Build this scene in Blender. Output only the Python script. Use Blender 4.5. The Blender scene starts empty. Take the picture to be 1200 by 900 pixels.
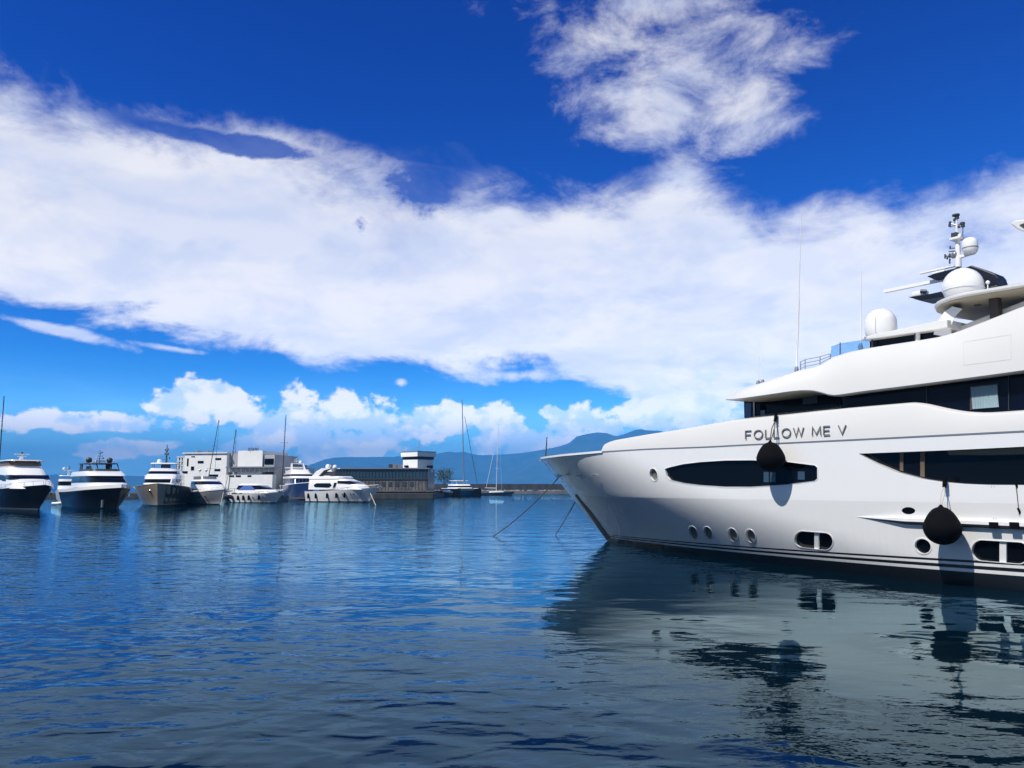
import bpy, bmesh, math, random
import numpy as np
from mathutils import Vector, Matrix
R = math.radians
random.seed(7)
scene = bpy.context.scene
C = scene.collection

# ------------------------------------------------------------------ camera
H = 3.2; FPX = 920.0; HORIZ = 571.0
pitch = math.atan((HORIZ-450)/FPX)
cd = bpy.data.cameras.new('camera'); cam = bpy.data.objects.new('camera', cd); C.objects.link(cam)
cam.location = (0, 0, H); cam.rotation_euler = (math.pi/2+pitch, 0, 0)
cd.sensor_width = 36; cd.lens = 36*FPX/1200; cd.clip_start = .1; cd.clip_end = 90000
scene.camera = cam
CAM = Vector((0, 0, H))
FW = Vector((0, math.cos(pitch), math.sin(pitch))); UP = Vector((0, -math.sin(pitch), math.cos(pitch)))
def ray(px, py): return Vector((1, 0, 0))*(px-600)/FPX + UP*(450-py)/FPX + FW
def at(px, py, Y): d = ray(px, py); return CAM + d*(Y/d.y)
def wat(px, py, z=0.0): d = ray(px, py); return CAM + d*((z-H)/d.z)
def azel(px, py):
    d = ray(px, py).normalized(); return math.degrees(math.atan2(d.x, d.y)), math.degrees(math.asin(d.z))

# ------------------------------------------------------------------ materials
MATS = {}
def mat(name, col, rough=.5, metal=0, coat=0, spec=.5, trans=0, ior=1.5, var=0, vscale=3, bump=0):
    if name in MATS: return MATS[name]
    m = bpy.data.materials.new(name); m.use_nodes = True; MATS[name] = m
    nt = m.node_tree; b = nt.nodes['Principled BSDF']
    b.inputs['Base Color'].default_value = (*col, 1); b.inputs['Roughness'].default_value = rough
    b.inputs['Metallic'].default_value = metal; b.inputs['Coat Weight'].default_value = coat
    b.inputs['Coat Roughness'].default_value = .04
    b.inputs['Specular IOR Level'].default_value = spec
    b.inputs['Transmission Weight'].default_value = trans; b.inputs['IOR'].default_value = ior
    tc = nt.nodes.new('ShaderNodeTexCoord'); n = nt.nodes.new('ShaderNodeTexNoise')
    n.inputs['Scale'].default_value = vscale; n.inputs['Detail'].default_value = 6
    nt.links.new(tc.outputs['Object'], n.inputs['Vector'])
    v = var if var else .06
    mr = nt.nodes.new('ShaderNodeMapRange'); mr.inputs[1].default_value = .3; mr.inputs[2].default_value = .7
    mr.inputs[3].default_value = 1-v; mr.inputs[4].default_value = 1+v*.6
    nt.links.new(n.outputs['Fac'], mr.inputs[0])
    mx = nt.nodes.new('ShaderNodeMix'); mx.data_type = 'RGBA'; mx.blend_type = 'MULTIPLY'; mx.inputs[0].default_value = 1
    mx.inputs[6].default_value = (*col, 1)
    nt.links.new(mr.outputs[0], mx.inputs[7]); nt.links.new(mx.outputs[2], b.inputs['Base Color'])
    if bump:
        bp = nt.nodes.new('ShaderNodeBump'); bp.inputs['Strength'].default_value = bump; bp.inputs['Distance'].default_value = .05
        nt.links.new(n.outputs['Fac'], bp.inputs['Height']); nt.links.new(bp.outputs[0], b.inputs['Normal'])
    return m
WHITE = mat('white_gelcoat', (.80, .80, .80), .28, coat=.5, var=.03)
WHITE2 = mat('yacht_white_paint', (.67, .67, .66), .3, coat=.25, var=.015, vscale=.6)
DULLW = mat('matt_white_paint', (.74, .74, .73), .5)
GLASS = mat('dark_tinted_glass', (.003, .004, .006), .05, spec=.22)
NAVYG = mat('navy_tinted_glass', (.002, .004, .012), .08, spec=.15)
BLACK = mat('black_paint', (.005, .005, .006), .25, spec=.25)
NAVYB = mat('blue_black_paint', (.006, .009, .02), .4, spec=.3)
RUB = mat('black_fender_cover', (.003, .003, .004), .9, spec=.1, bump=.3, vscale=40)
CHROME = mat('polished_steel', (.62, .63, .65), .18, metal=1)
GREYM = mat('grey_metal', (.30, .31, .33), .4, metal=.6)
ALU = mat('pale_aluminium', (.55, .56, .58), .4, metal=.4)
DARKM = mat('dark_metal', (.04, .045, .05), .45)
BEIGE = mat('beige_headliner', (.36, .32, .24), .6)
NAVY = mat('navy_hull_paint', (.015, .045, .16), .25, coat=.3)
GREYH = mat('grey_hull_paint', (.16, .18, .20), .35, coat=.2)
CREAM = mat('champagne_hull_paint', (.42, .36, .26), .3, coat=.3)
ROPE = mat('mooring_rope', (.07, .065, .06), .9)
ROPEL = mat('pale_rope', (.45, .42, .37), .9)
CANVAS = mat('blue_canvas', (.05, .12, .40), .8)
BROWN = mat('brown_cabin_lining', (.16, .10, .07), .5)
CONC = mat('quay_concrete', (.20, .19, .175), .9, var=.35, vscale=.8, bump=.3)
DCONC = mat('dark_quay_stone', (.05, .046, .043), .9, var=.5, vscale=.6, bump=.4)
PLASTER = mat('white_plaster', (.86, .86, .84), .8, var=.05, vscale=.4)
GPLAST = mat('grey_plaster', (.42, .43, .45), .8, var=.08, vscale=.4)
ROOFM = mat('grey_roofing', (.13, .15, .15), .7)
WOOD = mat('brown_timber', (.12, .085, .06), .8, var=.3)
LEAF = mat('dark_foliage', (.035, .06, .025), .8, var=.4)
BARK = mat('bark', (.09, .07, .05), .9)
CURT = mat('pale_curtain', (.30, .42, .46), .7, var=.0)
RGLASS = mat('blue_rail_glass', (.35, .62, .90), .03, trans=.9, ior=1.1)
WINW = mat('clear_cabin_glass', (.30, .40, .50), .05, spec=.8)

# ------------------------------------------------------------------ mesh helpers
class MB:
    def __init__(s): s.v = []; s.f = []
    def add(s, vs, fs):
        o = len(s.v); s.v += [tuple(v) for v in vs]; s.f += [tuple(i+o for i in f) for f in fs]; return s
    def box(s, c, d, rz=0, ry=0):
        m = Matrix.Rotation(rz, 3, 'Z') @ Matrix.Rotation(ry, 3, 'Y'); c = Vector(c)
        vs = [c + m @ Vector((x*d[0]/2, y*d[1]/2, z*d[2]/2)) for x in (-1, 1) for y in (-1, 1) for z in (-1, 1)]
        return s.add(vs, [(0,1,3,2),(4,6,7,5),(0,4,5,1),(2,3,7,6),(0,2,6,4),(1,5,7,3)])
    def tube(s, pts, r, n=8, r2=None):
        pts = [Vector(p) for p in pts]; N = len(pts); rs = []
        for i in range(N):
            rs.append(r if r2 is None else r+(r2-r)*i/(N-1))
        vs = []
        for i, p in enumerate(pts):
            d = (pts[min(i+1, N-1)]-pts[max(i-1, 0)]).normalized()
            a = d.orthogonal().normalized() if abs(d.z) < .9 or True else None
            ref = Vector((0, 0, 1)) if abs(d.z) < .9 else Vector((1, 0, 0))
            a = d.cross(ref).normalized(); b = d.cross(a)
            for k in range(n):
                t = 2*math.pi*k/n; vs.append(p + (a*math.cos(t)+b*math.sin(t))*rs[i])
        fs = [(i*n+k, i*n+(k+1) % n, (i+1)*n+(k+1) % n, (i+1)*n+k) for i in range(N-1) for k in range(n)]
        fs += [tuple(range(n))[::-1], tuple((N-1)*n+k for k in range(n))]
        return s.add(vs, fs)
    def lathe(s, prof, c=(0, 0, 0), n=24, axis=None):
        c = Vector(c); q = Matrix.Identity(3) if axis is None else Vector((0, 0, 1)).rotation_difference(Vector(axis)).to_matrix()
        vs = []
        for (r, z) in prof:
            for k in range(n):
                t = 2*math.pi*k/n; vs.append(c + q @ Vector((r*math.cos(t), r*math.sin(t), z)))
        N = len(prof)
        fs = [(i*n+k, i*n+(k+1) % n, (i+1)*n+(k+1) % n, (i+1)*n+k) for i in range(N-1) for k in range(n)]
        fs += [tuple(range(n))[::-1], tuple((N-1)*n+k for k in range(n))]
        return s.add(vs, fs)
    def prism(s, poly, off):
        """polygon (3D points) extruded by the vector off"""
        poly = [Vector(p) for p in poly]; off = Vector(off); n = len(poly)
        vs = poly + [p+off for p in poly]
        fs = [tuple(range(n))[::-1], tuple(range(n, 2*n))] + [(i, (i+1) % n, n+(i+1) % n, n+i) for i in range(n)]
        return s.add(vs, fs)
    def grid(s, rows, closed=False, caps=False):
        n = len(rows[0]); vs = [p for r in rows for p in r]; fs = []
        for i in range(len(rows)-1):
            for k in range(n if closed else n-1):
                fs.append((i*n+k, i*n+(k+1) % n, (i+1)*n+(k+1) % n, (i+1)*n+k))
        if caps: fs += [tuple(range(n))[::-1], tuple((len(rows)-1)*n+k for k in range(n))]
        return s.add(vs, fs)
    def build(s, name, m, parent=None, smooth=False, ang=40, weld=True, bevel=0):
        me = bpy.data.meshes.new(name); me.from_pydata(s.v, [], s.f)
        bm = bmesh.new(); bm.from_mesh(me)
        if weld: bmesh.ops.remove_doubles(bm, verts=bm.verts, dist=1e-4)
        bmesh.ops.dissolve_degenerate(bm, edges=bm.edges, dist=1e-5)
        bmesh.ops.recalc_face_normals(bm, faces=bm.faces)
        for f in bm.faces: f.smooth = smooth
        if smooth:
            for e in bm.edges:
                if len(e.link_faces) == 2 and e.calc_face_angle(0) > R(ang): e.smooth = False
        bm.to_mesh(me); bm.free()
        ms = m if isinstance(m, (list, tuple)) else [m]
        for q in ms: me.materials.append(q)
        o = bpy.data.objects.new(name, me); C.objects.link(o)
        if parent: o.parent = parent
        if bevel:
            md = o.modifiers.new('bevel', 'BEVEL'); md.width = bevel; md.segments = 2; md.limit_method = 'ANGLE'
        return o
def tag(o, label, cat, group=None):
    o['label'] = label; o['category'] = cat
    if group: o['group'] = group
    return o
def empty(name, loc, rz=0):
    o = bpy.data.objects.new(name, None); C.objects.link(o); o.location = loc; o.rotation_euler = (0, 0, rz); return o
def structure(o): o['kind'] = 'structure'; return o
def dome_prof(r, h, n=8):
    """cylinder of height h-r under a hemisphere"""
    pr = [(.001, 0), (r*.86, 0), (r*.97, h*.12), (r, h*.3)]
    hc = max(h-r, h*.3)
    for k in range(1, n+1):
        t = math.pi/2*k/n; pr.append((max(r*math.cos(t), .001), hc+(h-hc)*math.sin(t)))
    return pr
def sphere_prof(r, n=12, sq=1):
    return [(max(r*math.sin(math.pi*k/n), .001), -r*sq*math.cos(math.pi*k/n)) for k in range(n+1)]

# ------------------------------------------------------------------ the big yacht: frame
AH = R(34)
F = Vector((-math.sin(AH), math.cos(AH), 0)); P = Vector((-math.cos(AH), -math.sin(AH), 0))
A0 = wat(712, 634)
d = ray(633, 537)
k = d.x/d.y
OV = (k*A0.y-A0.x)/(F.x-k*F.y)
T = A0 + F*OV; T.z = 0
ZTIP = H + d.z*(T.y/d.y)
print('OV', OV, 'ZTIP', ZTIP, 'T', T)
yacht = empty('motor_yacht', T, math.pi/2+AH)
tag(yacht, 'large white superyacht with a raked bow, long black windows and grey lettering, at right', 'yacht')
def loc(s, b, z): return Vector((-s, b, z))             # ship frame: x forward, y to port
def to_ship(p):
    v = p-T; return -(v.dot(F)), v.dot(P), p.z
ZL = [-.8, 0, 2.7, 5.3, 12]
LL = [27, 25.5, 17.8, 13.5, 13.5]; BM = [4.2, 4.42, 4.80, 4.9, 4.9]; PP = [1.9, 1.95, 2.3, 2.5, 2.5]
def s0(z): return OV*(1-min(z, ZTIP)/ZTIP)
def B(s, z):
    L = np.interp(z, ZL, LL); b = np.interp(z, ZL, BM); p = np.interp(z, ZL, PP)
    u = (s-s0(z))/L
    if u <= 0: return u*L*.5
    if u >= 1: return b
    return b*(1-(1-u)**p)
def hit(px, py, Bf=B):
    """first point of the port surface b = Bf(s, z) on the line of sight"""
    d = ray(px, py)
    def g(t):
        p = CAM+d*t; s, b, z = to_ship(p); return b-Bf(s, z)
    t = 8.0; g0 = g(t)
    while t < 70:
        t2 = t+.15; g1 = g(t2)
        if g0 > 0 >= g1:
            for _ in range(30):
                tm = (t+t2)/2
                if g(tm) > 0: t = tm
                else: t2 = tm
            return to_ship(CAM+d*t)
        t, g0 = t2, g1
    return None
def line(pts, Bf=B, n=6):
    """traced polyline -> (s, z) arrays on a surface of the ship"""
    out = []
    for (a, b) in zip(pts, pts[1:]):
        for k in range(n):
            h = hit(a[0]+(b[0]-a[0])*k/n, a[1]+(b[1]-a[1])*k/n, Bf)
            if h: out.append((h[0], h[2]))
    h = hit(*pts[-1], Bf)
    if h: out.append((h[0], h[2]))
    out.sort()
    return np.array(out)
def fn(arr, smooth=0):
    S, Z = arr[:, 0], arr[:, 1]
    if smooth:
        g = np.arange(S[0], S[-1], .05); z = np.interp(g, S, Z); k = int(smooth/.05)*2+1
        zp = np.pad(z, k//2, mode='edge')
        # keep end slopes by reflecting
        zp[:k//2] = 2*z[0]-z[1:k//2+1][::-1]; zp[-(k//2):] = 2*z[-1]-z[-k//2:-1][::-1][:k//2]
        w = np.hanning(k+2)[1:-1]; w /= w.sum()
        z = np.convolve(zp, w, 'valid'); S, Z = g, z
    e = (Z[-1]-np.interp(S[-1]-2, S, Z))/2
    def f(s):
        if s > S[-1]: return float(Z[-1]+min(max(e, -.03), .03)*(s-S[-1]))
        return float(np.interp(s, S, Z))
    return f
def onplane(px, py, b0):
    """point of the ship plane b = b0 seen at that place, in ship coordinates"""
    d = ray(px, py); t = (b0-(CAM-T).dot(P))/d.dot(P); s, b, z = to_ship(CAM+d*t); return Vector((-s, b, z))
def frange(a, b, st): return list(np.arange(a, b, st))+[b]
LSHIP = 50.0
sheer_px = [(634,537),(640,536),(660,533.5),(705,529.5),(760,526.3),(830,523.8),(872,521.5),(1000,515.5),(1100,510.5),(1200,505.5)]
sheer = fn(line(sheer_px), .8)
print('sheer', [(s, round(sheer(s), 2)) for s in (0, 1, 3, 6, 10, 15, 20, 25, 30)])
def grad_n(s, z, dz=.02, ds=.02):
    """outward normal of the port side in ship coords (x forward)"""
    bs = (B(s+ds, z)-B(s-ds, z))/(2*ds); bz = (B(s, z+dz)-B(s, z-dz))/(2*dz)
    n = Vector((bs, 1, -bz)); return n.normalized()       # x = -s

# hull mesh
def hull_rows():
    qs = [(i/110)**1.5 for i in range(111)]
    fr = []
    rows = []
    zk = 2.7
    lv = [('lo', j/10) for j in range(11)] + [('hi', j/10) for j in range(1, 11)]
    for kind, t in lv:
        row = []
        for q in qs:
            if kind == 'lo':
                z = -.8+(zk+.8)*t; s = s0(z)+(LSHIP-s0(z))*q
            else:
                z = 4.5
                for _ in range(20):
                    s = s0(z)+(LSHIP-s0(z))*q
                    z = zk+(min(sheer(s), ZTIP if s < .1 else 9)-zk)*t
            row.append((s, max(B(s, z), 0) if q > 0 else 0, z))
        rows.append(row)
    return rows
hr = hull_rows(); n = len(hr[0])
mb = MB()
mb.grid([[loc(*p) for p in r] for r in hr])
mb.grid([[loc(p[0], -p[1], p[2]) for p in r] for r in hr])
for r in (hr[0], hr[-1]):
    mb.grid([[loc(*p) for p in r], [loc(p[0], -p[1], p[2]) for p in r]])
last = [loc(*r[-1]) for r in hr] + [loc(r[-1][0], -r[-1][1], r[-1][2]) for r in hr][::-1]
mb.add(last, [tuple(range(len(last)))])

def hull_paint():
    m = bpy.data.materials.new('yacht_hull_paint'); m.use_nodes = True; nt = m.node_tree; b = nt.nodes['Principled BSDF']
    tc = nt.nodes.new('ShaderNodeTexCoord'); sp = nt.nodes.new('ShaderNodeSeparateXYZ'); nt.links.new(tc.outputs['Object'], sp.inputs[0])
    def M(op, a, c):
        x = nt.nodes.new('ShaderNodeMath'); x.operation = op
        for i, v in enumerate((a, c)):
            if isinstance(v, (int, float)): x.inputs[i].default_value = v
            else: nt.links.new(v, x.inputs[i])
        return x.outputs[0]
    # boot top height grows aft: zb = .42 at the stem to .78 midships
    zb = M('ADD', .30, M('MULTIPLY', sp.outputs[0], -.018)); v = M('DIVIDE', sp.outputs[2], zb)
    cr = nt.nodes.new('ShaderNodeValToRGB'); cr.color_ramp.interpolation = 'CONSTANT'; nt.links.new(M('MULTIPLY', v, .5), cr.inputs[0])
    K = (.010, .011, .014, 1); W = (.85, .85, .84, 1)
    el = cr.color_ramp.elements; el[0].color = K; el[1].position = .53/2; el[1].color = W
    for p, c in ((.66, K), (.79, W), (.90, K), (1.0, W)):
        e = el.new(p/2); e.color = c
    nt.links.new(cr.outputs[0], b.inputs['Base Color'])
    # faint dirt and salt runs low on the topsides
    dn = nt.nodes.new('ShaderNodeTexNoise'); dn.inputs['Scale'].default_value = 3; dn.inputs['Detail'].default_value = 6
    dm = nt.nodes.new('ShaderNodeMapping'); dm.inputs['Scale'].default_value = (2.5, 1, .25); nt.links.new(tc.outputs['Object'], dm.inputs[0]); nt.links.new(dm.outputs[0], dn.inputs['Vector'])
    lowz = nt.nodes.new('ShaderNodeMapRange'); lowz.inputs[1].default_value = .6; lowz.inputs[2].default_value = 2.2; lowz.inputs[3].default_value = 1; lowz.inputs[4].default_value = .15; nt.links.new(sp.outputs[2], lowz.inputs[0])
    df = nt.nodes.new('ShaderNodeMapRange'); df.inputs[1].default_value = .45; df.inputs[2].default_value = .75; df.inputs[4].default_value = .28; nt.links.new(dn.outputs['Fac'], df.inputs[0])
    dx = nt.nodes.new('ShaderNodeMix'); dx.data_type = 'RGBA'; dx.blend_type = 'MULTIPLY'; nt.links.new(M('MULTIPLY', df.outputs[0], lowz.outputs[0]), dx.inputs[0])
    nt.links.new(cr.outputs[0], dx.inputs[6]); dx.inputs[7].default_value = (.78, .74, .64, 1); nt.links.new(dx.outputs[2], b.inputs['Base Color'])
    b.inputs['Roughness'].default_value = .22; b.inputs['Coat Weight'].default_value = .85; b.inputs['Coat Roughness'].default_value = .02
    ns = nt.nodes.new('ShaderNodeTexNoise'); ns.inputs['Scale'].default_value = .5; nt.links.new(tc.outputs['Object'], ns.inputs['Vector'])
    ns.inputs['Scale'].default_value = 1.1; ns.inputs['Distortion'].default_value = 1.2; b.inputs['Coat IOR'].default_value = 1.8
    bp = nt.nodes.new('ShaderNodeBump'); bp.inputs['Strength'].default_value = .8; bp.inputs['Distance'].default_value = .05
    nt.links.new(ns.outputs['Fac'], bp.inputs['Height']); nt.links.new(bp.outputs[0], b.inputs['Coat Normal'])
    return m
hull = mb.build('hull', hull_paint(), yacht, smooth=True, ang=30)

# openings cut into the port side
def outline(kind, *a):
    """list of traced outline points"""
    if kind == 'ell':
        cx, cy, rx, ry, sk = a
        return [(cx+rx*math.cos(t)+sk*math.sin(t), cy+ry*math.sin(t)) for t in [2*math.pi*k/28 for k in range(28)]]
    if kind == 'stad':
        x0, x1, y0a, y1a, y0b, y1b = a          # left top/bottom, right top/bottom
        pts = []; r = (y1a-y0a)/2*1.0
        for k in range(13):
            t = math.pi/2+math.pi*k/12
            pts.append((x0+r*1.0+r*math.cos(t)*1.0, (y0a+y1a)/2+(y1a-y0a)/2*-math.sin(t)))
        for k in range(13):
            t = -math.pi/2+math.pi*k/12; rb = (y1b-y0b)/2
            pts.append((x1-rb+rb*math.cos(t), (y0b+y1b)/2+rb*-math.sin(t)))
        return pts
    return list(a[0])
def dens(p, n=3, closed=True):
    out = []; q = p+[p[0]] if closed else p
    for a, b in zip(q, q[1:]):
        for k in range(n): out.append((a[0]+(b[0]-a[0])*k/n, a[1]+(b[1]-a[1])*k/n))
    return out
LENS = [(779,549.5),(785,547.5),(800,544),(820,541.5),(850,539.6),(880,539.3),(920,541),(955,545.4),(958,548),(958,561),(955,563.5),(920,568),(880,570.6),(850,570.6),(820,568.5),(800,566),(785,562.5),(781,558)]
AFTW = [(1006,531.6),(1060,529.6),(1120,527.2),(1200,523.4),(1260,520.5),(1260,568.6),(1200,568.4),(1160,568.2),(1130,567),(1105,564.8),(1080,561),(1050,553),(1025,542.5)]
ports = {
 'lens_window': outline('p', LENS),
 'cabin_window': outline('p', AFTW),
 'p1': outline('ell', 766, 556.3, 4.6, 7.2, 1.2),
 'p2': outline('ell', 812.5, 624.3, 4.8, 7.2, 1.6),
 'p3': outline('ell', 829.8, 624.8, 4.8, 7.2, 1.6),
 'p4': outline('ell', 858.8, 627, 5.2, 7.6, 1.6),
 'p5': outline('ell', 879.8, 628.4, 5.4, 7.6, 1.4),
 'p6': outline('ell', 1081.5, 640, 9.4, 8.6, 1.2),
 'p7': outline('ell', 1064.5, 598.5, 8, 4.2, .3),
 'w1': outline('stad', 931, 976, 622.5, 641.5, 624.5, 644.5),
 'w2': outline('stad', 1138.5, 1206, 633, 657, 635.5, 660.5),
}
hits = {k: [hit(x, y) for (x, y) in dens(v, 3 if len(v) < 20 else 1)] for k, v in ports.items()}
DEPTH = {'lens_window': .13, 'cabin_window': .30, 'p7': .05, 'p6': .13, 'w1': .14, 'w2': .14}
def surf_patch(hs, off, cols=1, frac=1.0):
    """polygon following the hull at distance off outward, as a fan of rings"""
    n = len(hs); cs = sum(h[0] for h in hs)/n; cz = sum(h[2] for h in hs)/n
    rings = []
    for r in (1, .66, .33):
        rings.append([(cs+(h[0]-cs)*r*frac, cz+(h[2]-cz)*r*frac) for h in hs])
    m = MB()
    rows = [[loc(s, B(s, z)+off, z) for s, z in rg] for rg in rings]
    m.grid(rows, closed=True)
    c = loc(cs, B(cs, cz)+off, cz); m.add([*rows[-1], c], [(k, (k+1) % n, n) for k in range(n)])
    return m
cut = MB()
for k, hs in hits.items():
    dp = DEPTH.get(k, .14)
    a = surf_patch(hs, .6); b = surf_patch(hs, -dp); n = len(hs)
    o = len(cut.v); cut.add(a.v, a.f); o2 = len(cut.v); cut.add(b.v, b.f)
    cut.f += [(o+i, o+(i+1) % n, o2+(i+1) % n, o2+i) for i in range(n)]
cutter = cut.build('cutter', WHITE, yacht)
bpy.context.view_layer.update()
md = hull.modifiers.new('cut', 'BOOLEAN'); md.object = cutter; md.operation = 'DIFFERENCE'; md.solver = 'EXACT'
dg = bpy.context.evaluated_depsgraph_get(); ev = hull.evaluated_get(dg)
me = bpy.data.meshes.new_from_object(ev); hull.modifiers.clear()
old = hull.data; hull.data = me
bpy.data.objects.remove(cutter)
# analytic normals on the outer skin so the openings leave no shading marks
norms = [None]*len(me.loops)
for p in me.polygons:
    p.use_smooth = True
    fnrm = p.normal.copy(); c = p.center
    skin = False
    if abs(c.y) > 0.01:
        s_, z_ = -c.x, c.z; side = 1 if c.y > 0 else -1
        gn = grad_n(s_, z_) if s_ > s0(z_) else None
        if gn:
            gn.y *= side
            skin = gn.dot(fnrm) > .96 and abs(abs(c.y)-B(s_, z_)) < .035
    for li in p.loop_indices:
        if not skin: norms[li] = fnrm; continue
        v = me.vertices[me.loops[li].vertex_index].co
        q = v+(c-v)*.02
        zz = q.z
        g = grad_n(max(-q.x, s0(zz)+.03), zz, dz=.004); g.y *= side; norms[li] = g
me.normals_split_custom_set([tuple(x) for x in norms])
print('hull polys', len(me.polygons))

names = {'lens_window': 'long_window', 'cabin_window': 'side_window', 'w1': 'oval_window', 'w2': 'oval_window', 'p7': 'vent'}
GREYR = mat('shaded_blind', (.34, .34, .31), .5)
for k, hs in hits.items():
    dp = DEPTH.get(k, .14)
    nm = names.get(k, 'porthole')
    m_ = GLASS if nm != 'porthole' else mat('porthole_glass', (.16, .165, .15), .08, spec=.5)
    if k == 'p6': m_ = GLASS
    g = surf_patch(hs, -dp+.02, frac=1.02); g.build(nm, m_, yacht, smooth=True)
    # bright rim around the opening
    if nm != 'vent' and k != 'cabin_window':
        n = len(hs); cs = sum(h[0] for h in hs)/n; cz = sum(h[2] for h in hs)/n
        rim = MB(); w = .035
        def ringp(e, off):
            o = []
            for h in hs:
                v = Vector((h[0]-cs, h[2]-cz)); l = v.length; v = v*(1+e/l); o.append(loc(cs+v.x, B(cs+v.x, cz+v.y)+off, cz+v.y))
            return o
        rim.grid([ringp(.045, .001), ringp(.035, .014), ringp(-.004, .014), ringp(-.006, -.03)], closed=True)
        rim.build('window_rim', WHITE, yacht, smooth=True)
# cabin panes glimpsed through the long window
PANE = mat('dim_cabin_pane', (.035, .075, .12), .3)
for (xa, xb, ya, yb) in ((893, 899, 553, 565), (900.5, 907, 553.5, 565), (933, 941, 552.5, 562)):
    a = [hit(xa, ya), hit(xb, ya), hit(xb, yb), hit(xa, yb)]
    MB().prism([loc(h[0], B(h[0], h[2])-.112, h[2]) for h in a], (0, .012, 0)).build('cabin_pane', PANE, yacht)
# white mullions in the oval windows
for (xa, xb, ya, yb) in ((953.5, 958.5, 623, 643.5), (1170.5, 1178.5, 634, 660)):
    a = [hit(xa, ya), hit(xb, ya), hit(xb, yb), hit(xa, yb)]
    poly = [loc(h[0], B(h[0], h[2])-.11, h[2]) for h in a]
    MB().prism(poly, (0, .07, 0)).build('window_mullion', WHITE, yacht)
# warm interior edge seen in the side window, lighter soffit along its top
def strip(pts_top, pts_bot, off, th, name, m_, parent=yacht, Bf=B):
    a = [hit(*p, Bf) for p in pts_top]; b = [hit(*p, Bf) for p in pts_bot]
    mm = MB(); rows = []
    for dlt in (off, off+th):
        rows.append([loc(h[0], Bf(h[0], h[2])+dlt, h[2]) for h in a]); rows.append([loc(h[0], Bf(h[0], h[2])+dlt, h[2]) for h in b])
    n = len(a)
    q = MB(); q.grid([rows[0], rows[2], rows[3], rows[1], rows[0]])
    q.add([rows[0][0], rows[1][0], rows[3][0], rows[2][0]], [(0, 1, 2, 3)]); q.add([rows[0][-1], rows[1][-1], rows[3][-1], rows[2][-1]], [(0, 1, 2, 3)])
    return q.build(name, m_, parent, smooth=True, ang=30)
strip([(1074,530),(1079,529.8)], [(1074,558),(1079,559)], -.28, .04, 'window_pillar', WOOD)
strip([(1050,530.5),(1054,530.3)], [(1050,551),(1054,552)], -.28, .04, 'window_pillar', WOOD)
strip([(1105,528.6),(1160,526.2),(1200,524.2),(1250,522)], [(1108,533),(1160,533),(1200,532),(1250,531)], -.27, .03, 'window_soffit', mat('olive_headliner', (.09, .085, .06), .6))

# rub rail
def rail(top, w, hgt, name, m_top, parent=yacht):
    hs = [hit(*p) for p in dens(top, 5, closed=False)+[top[-1]]]
    hs += [(h, 0, hs[-1][2]) for h in (hs[-1][0]+3, hs[-1][0]+8, hs[-1][0]+12)]
    rows = []
    for i, h in enumerate(hs):
        t = min(1, i/6); s, z = h[0], h[2]; b = B(s, z)
        rows.append([loc(s, b-.02, z), loc(s, b+w*t+.002, z), loc(s, b+w*t+.002, z-hgt*.5*t-.01), loc(s, b-.02, z-hgt*t-.02)])
    mm = MB(); mm.grid(rows, closed=True, caps=True)
    o = mm.build(name, [m_top, DARKM], parent)
    for p in o.data.polygons:
        if p.normal.z < -.15 and abs(p.normal.x) < .9: p.material_index = 1
    return o
rail([(1004,605.5),(1050,606.6),(1104,608.6),(1150,610.4),(1200,612.6)], .13, .20, 'rub_rail', WHITE)
# dark rub plates on the rail
for x in (1167, 1191):
    h = hit(x, 612.5); MB().box(loc(h[0], B(h[0], h[2])+.14, h[2]-.08), (.28, .08, .2)).build('rail_pad', RUB, yacht, bevel=.02)
# boarding door seams
for x in (1161.5, 1164.5):
    strip([(x, 569.5), (x+.5, 569.5)], [(x+2.5, 609), (x+3, 609)], -.01, .013, 'door_seam', GREYM)
# stem plate and bow fittings
strip([(676,579.5),(681,586),(688,594),(697,605),(707,619),(716,631)], [(673,579.5),(680,589),(686,597),(694,608),(703,621),(711,633)], .002, .03, 'stem_guard', DARKM)
for (x, y, rx, ry) in ((654.5, 558.2, 3.2, 1.5), (666, 555.6, 2.0, 2.4), (681, 557.2, 6.0, 2.2), (697, 557.2, 5.0, 1.5)):
    hs = [hit(*p) for p in outline('ell', x, y, rx, ry, 0)]
    if None in hs: continue
    a = surf_patch(hs, .05); a.build('fairlead', WHITE, yacht, smooth=True)
    surf_patch(hs, .07, frac=.5).build('fairlead_throat', ALU, yacht, smooth=True)
# hull knuckle groove below the upper works
gs = [s for s in np.arange(hit(704.5, 528)[0], 49.9, .25)]
mm = MB(); mm.grid([[loc(s, B(s, sheer(s))+.012, sheer(s)+.03), loc(s, B(s, sheer(s))+.012, sheer(s)-.022), loc(s, B(s, sheer(s))-.05, sheer(s)-.022), loc(s, B(s, sheer(s))-.05, sheer(s)+.03)] for s in gs], closed=True, caps=True)
mm.build('sheer_groove', GREYM, yacht)
sA = hit(704.5, 528)[0]; print('sA', sA)
# cap rail round the bow
for sd in (1, -1):
    mm = MB(); rows = []
    for s in [0.02, .05, .1, .2, .3, .45]+frange(.6, sA+.1, .2):
        z = sheer(s); b = max(B(s, z), .0)
        rows.append([loc(s, sd*(b+.04), z-.05), loc(s, sd*(b+.04), z+.06), loc(s, sd*max(b-.15, -.01), z+.05), loc(s, sd*max(b-.15, -.01), z-.03)])
    mm.grid(rows, closed=True, caps=True); mm.build('cap_rail', WHITE, yacht)
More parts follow.
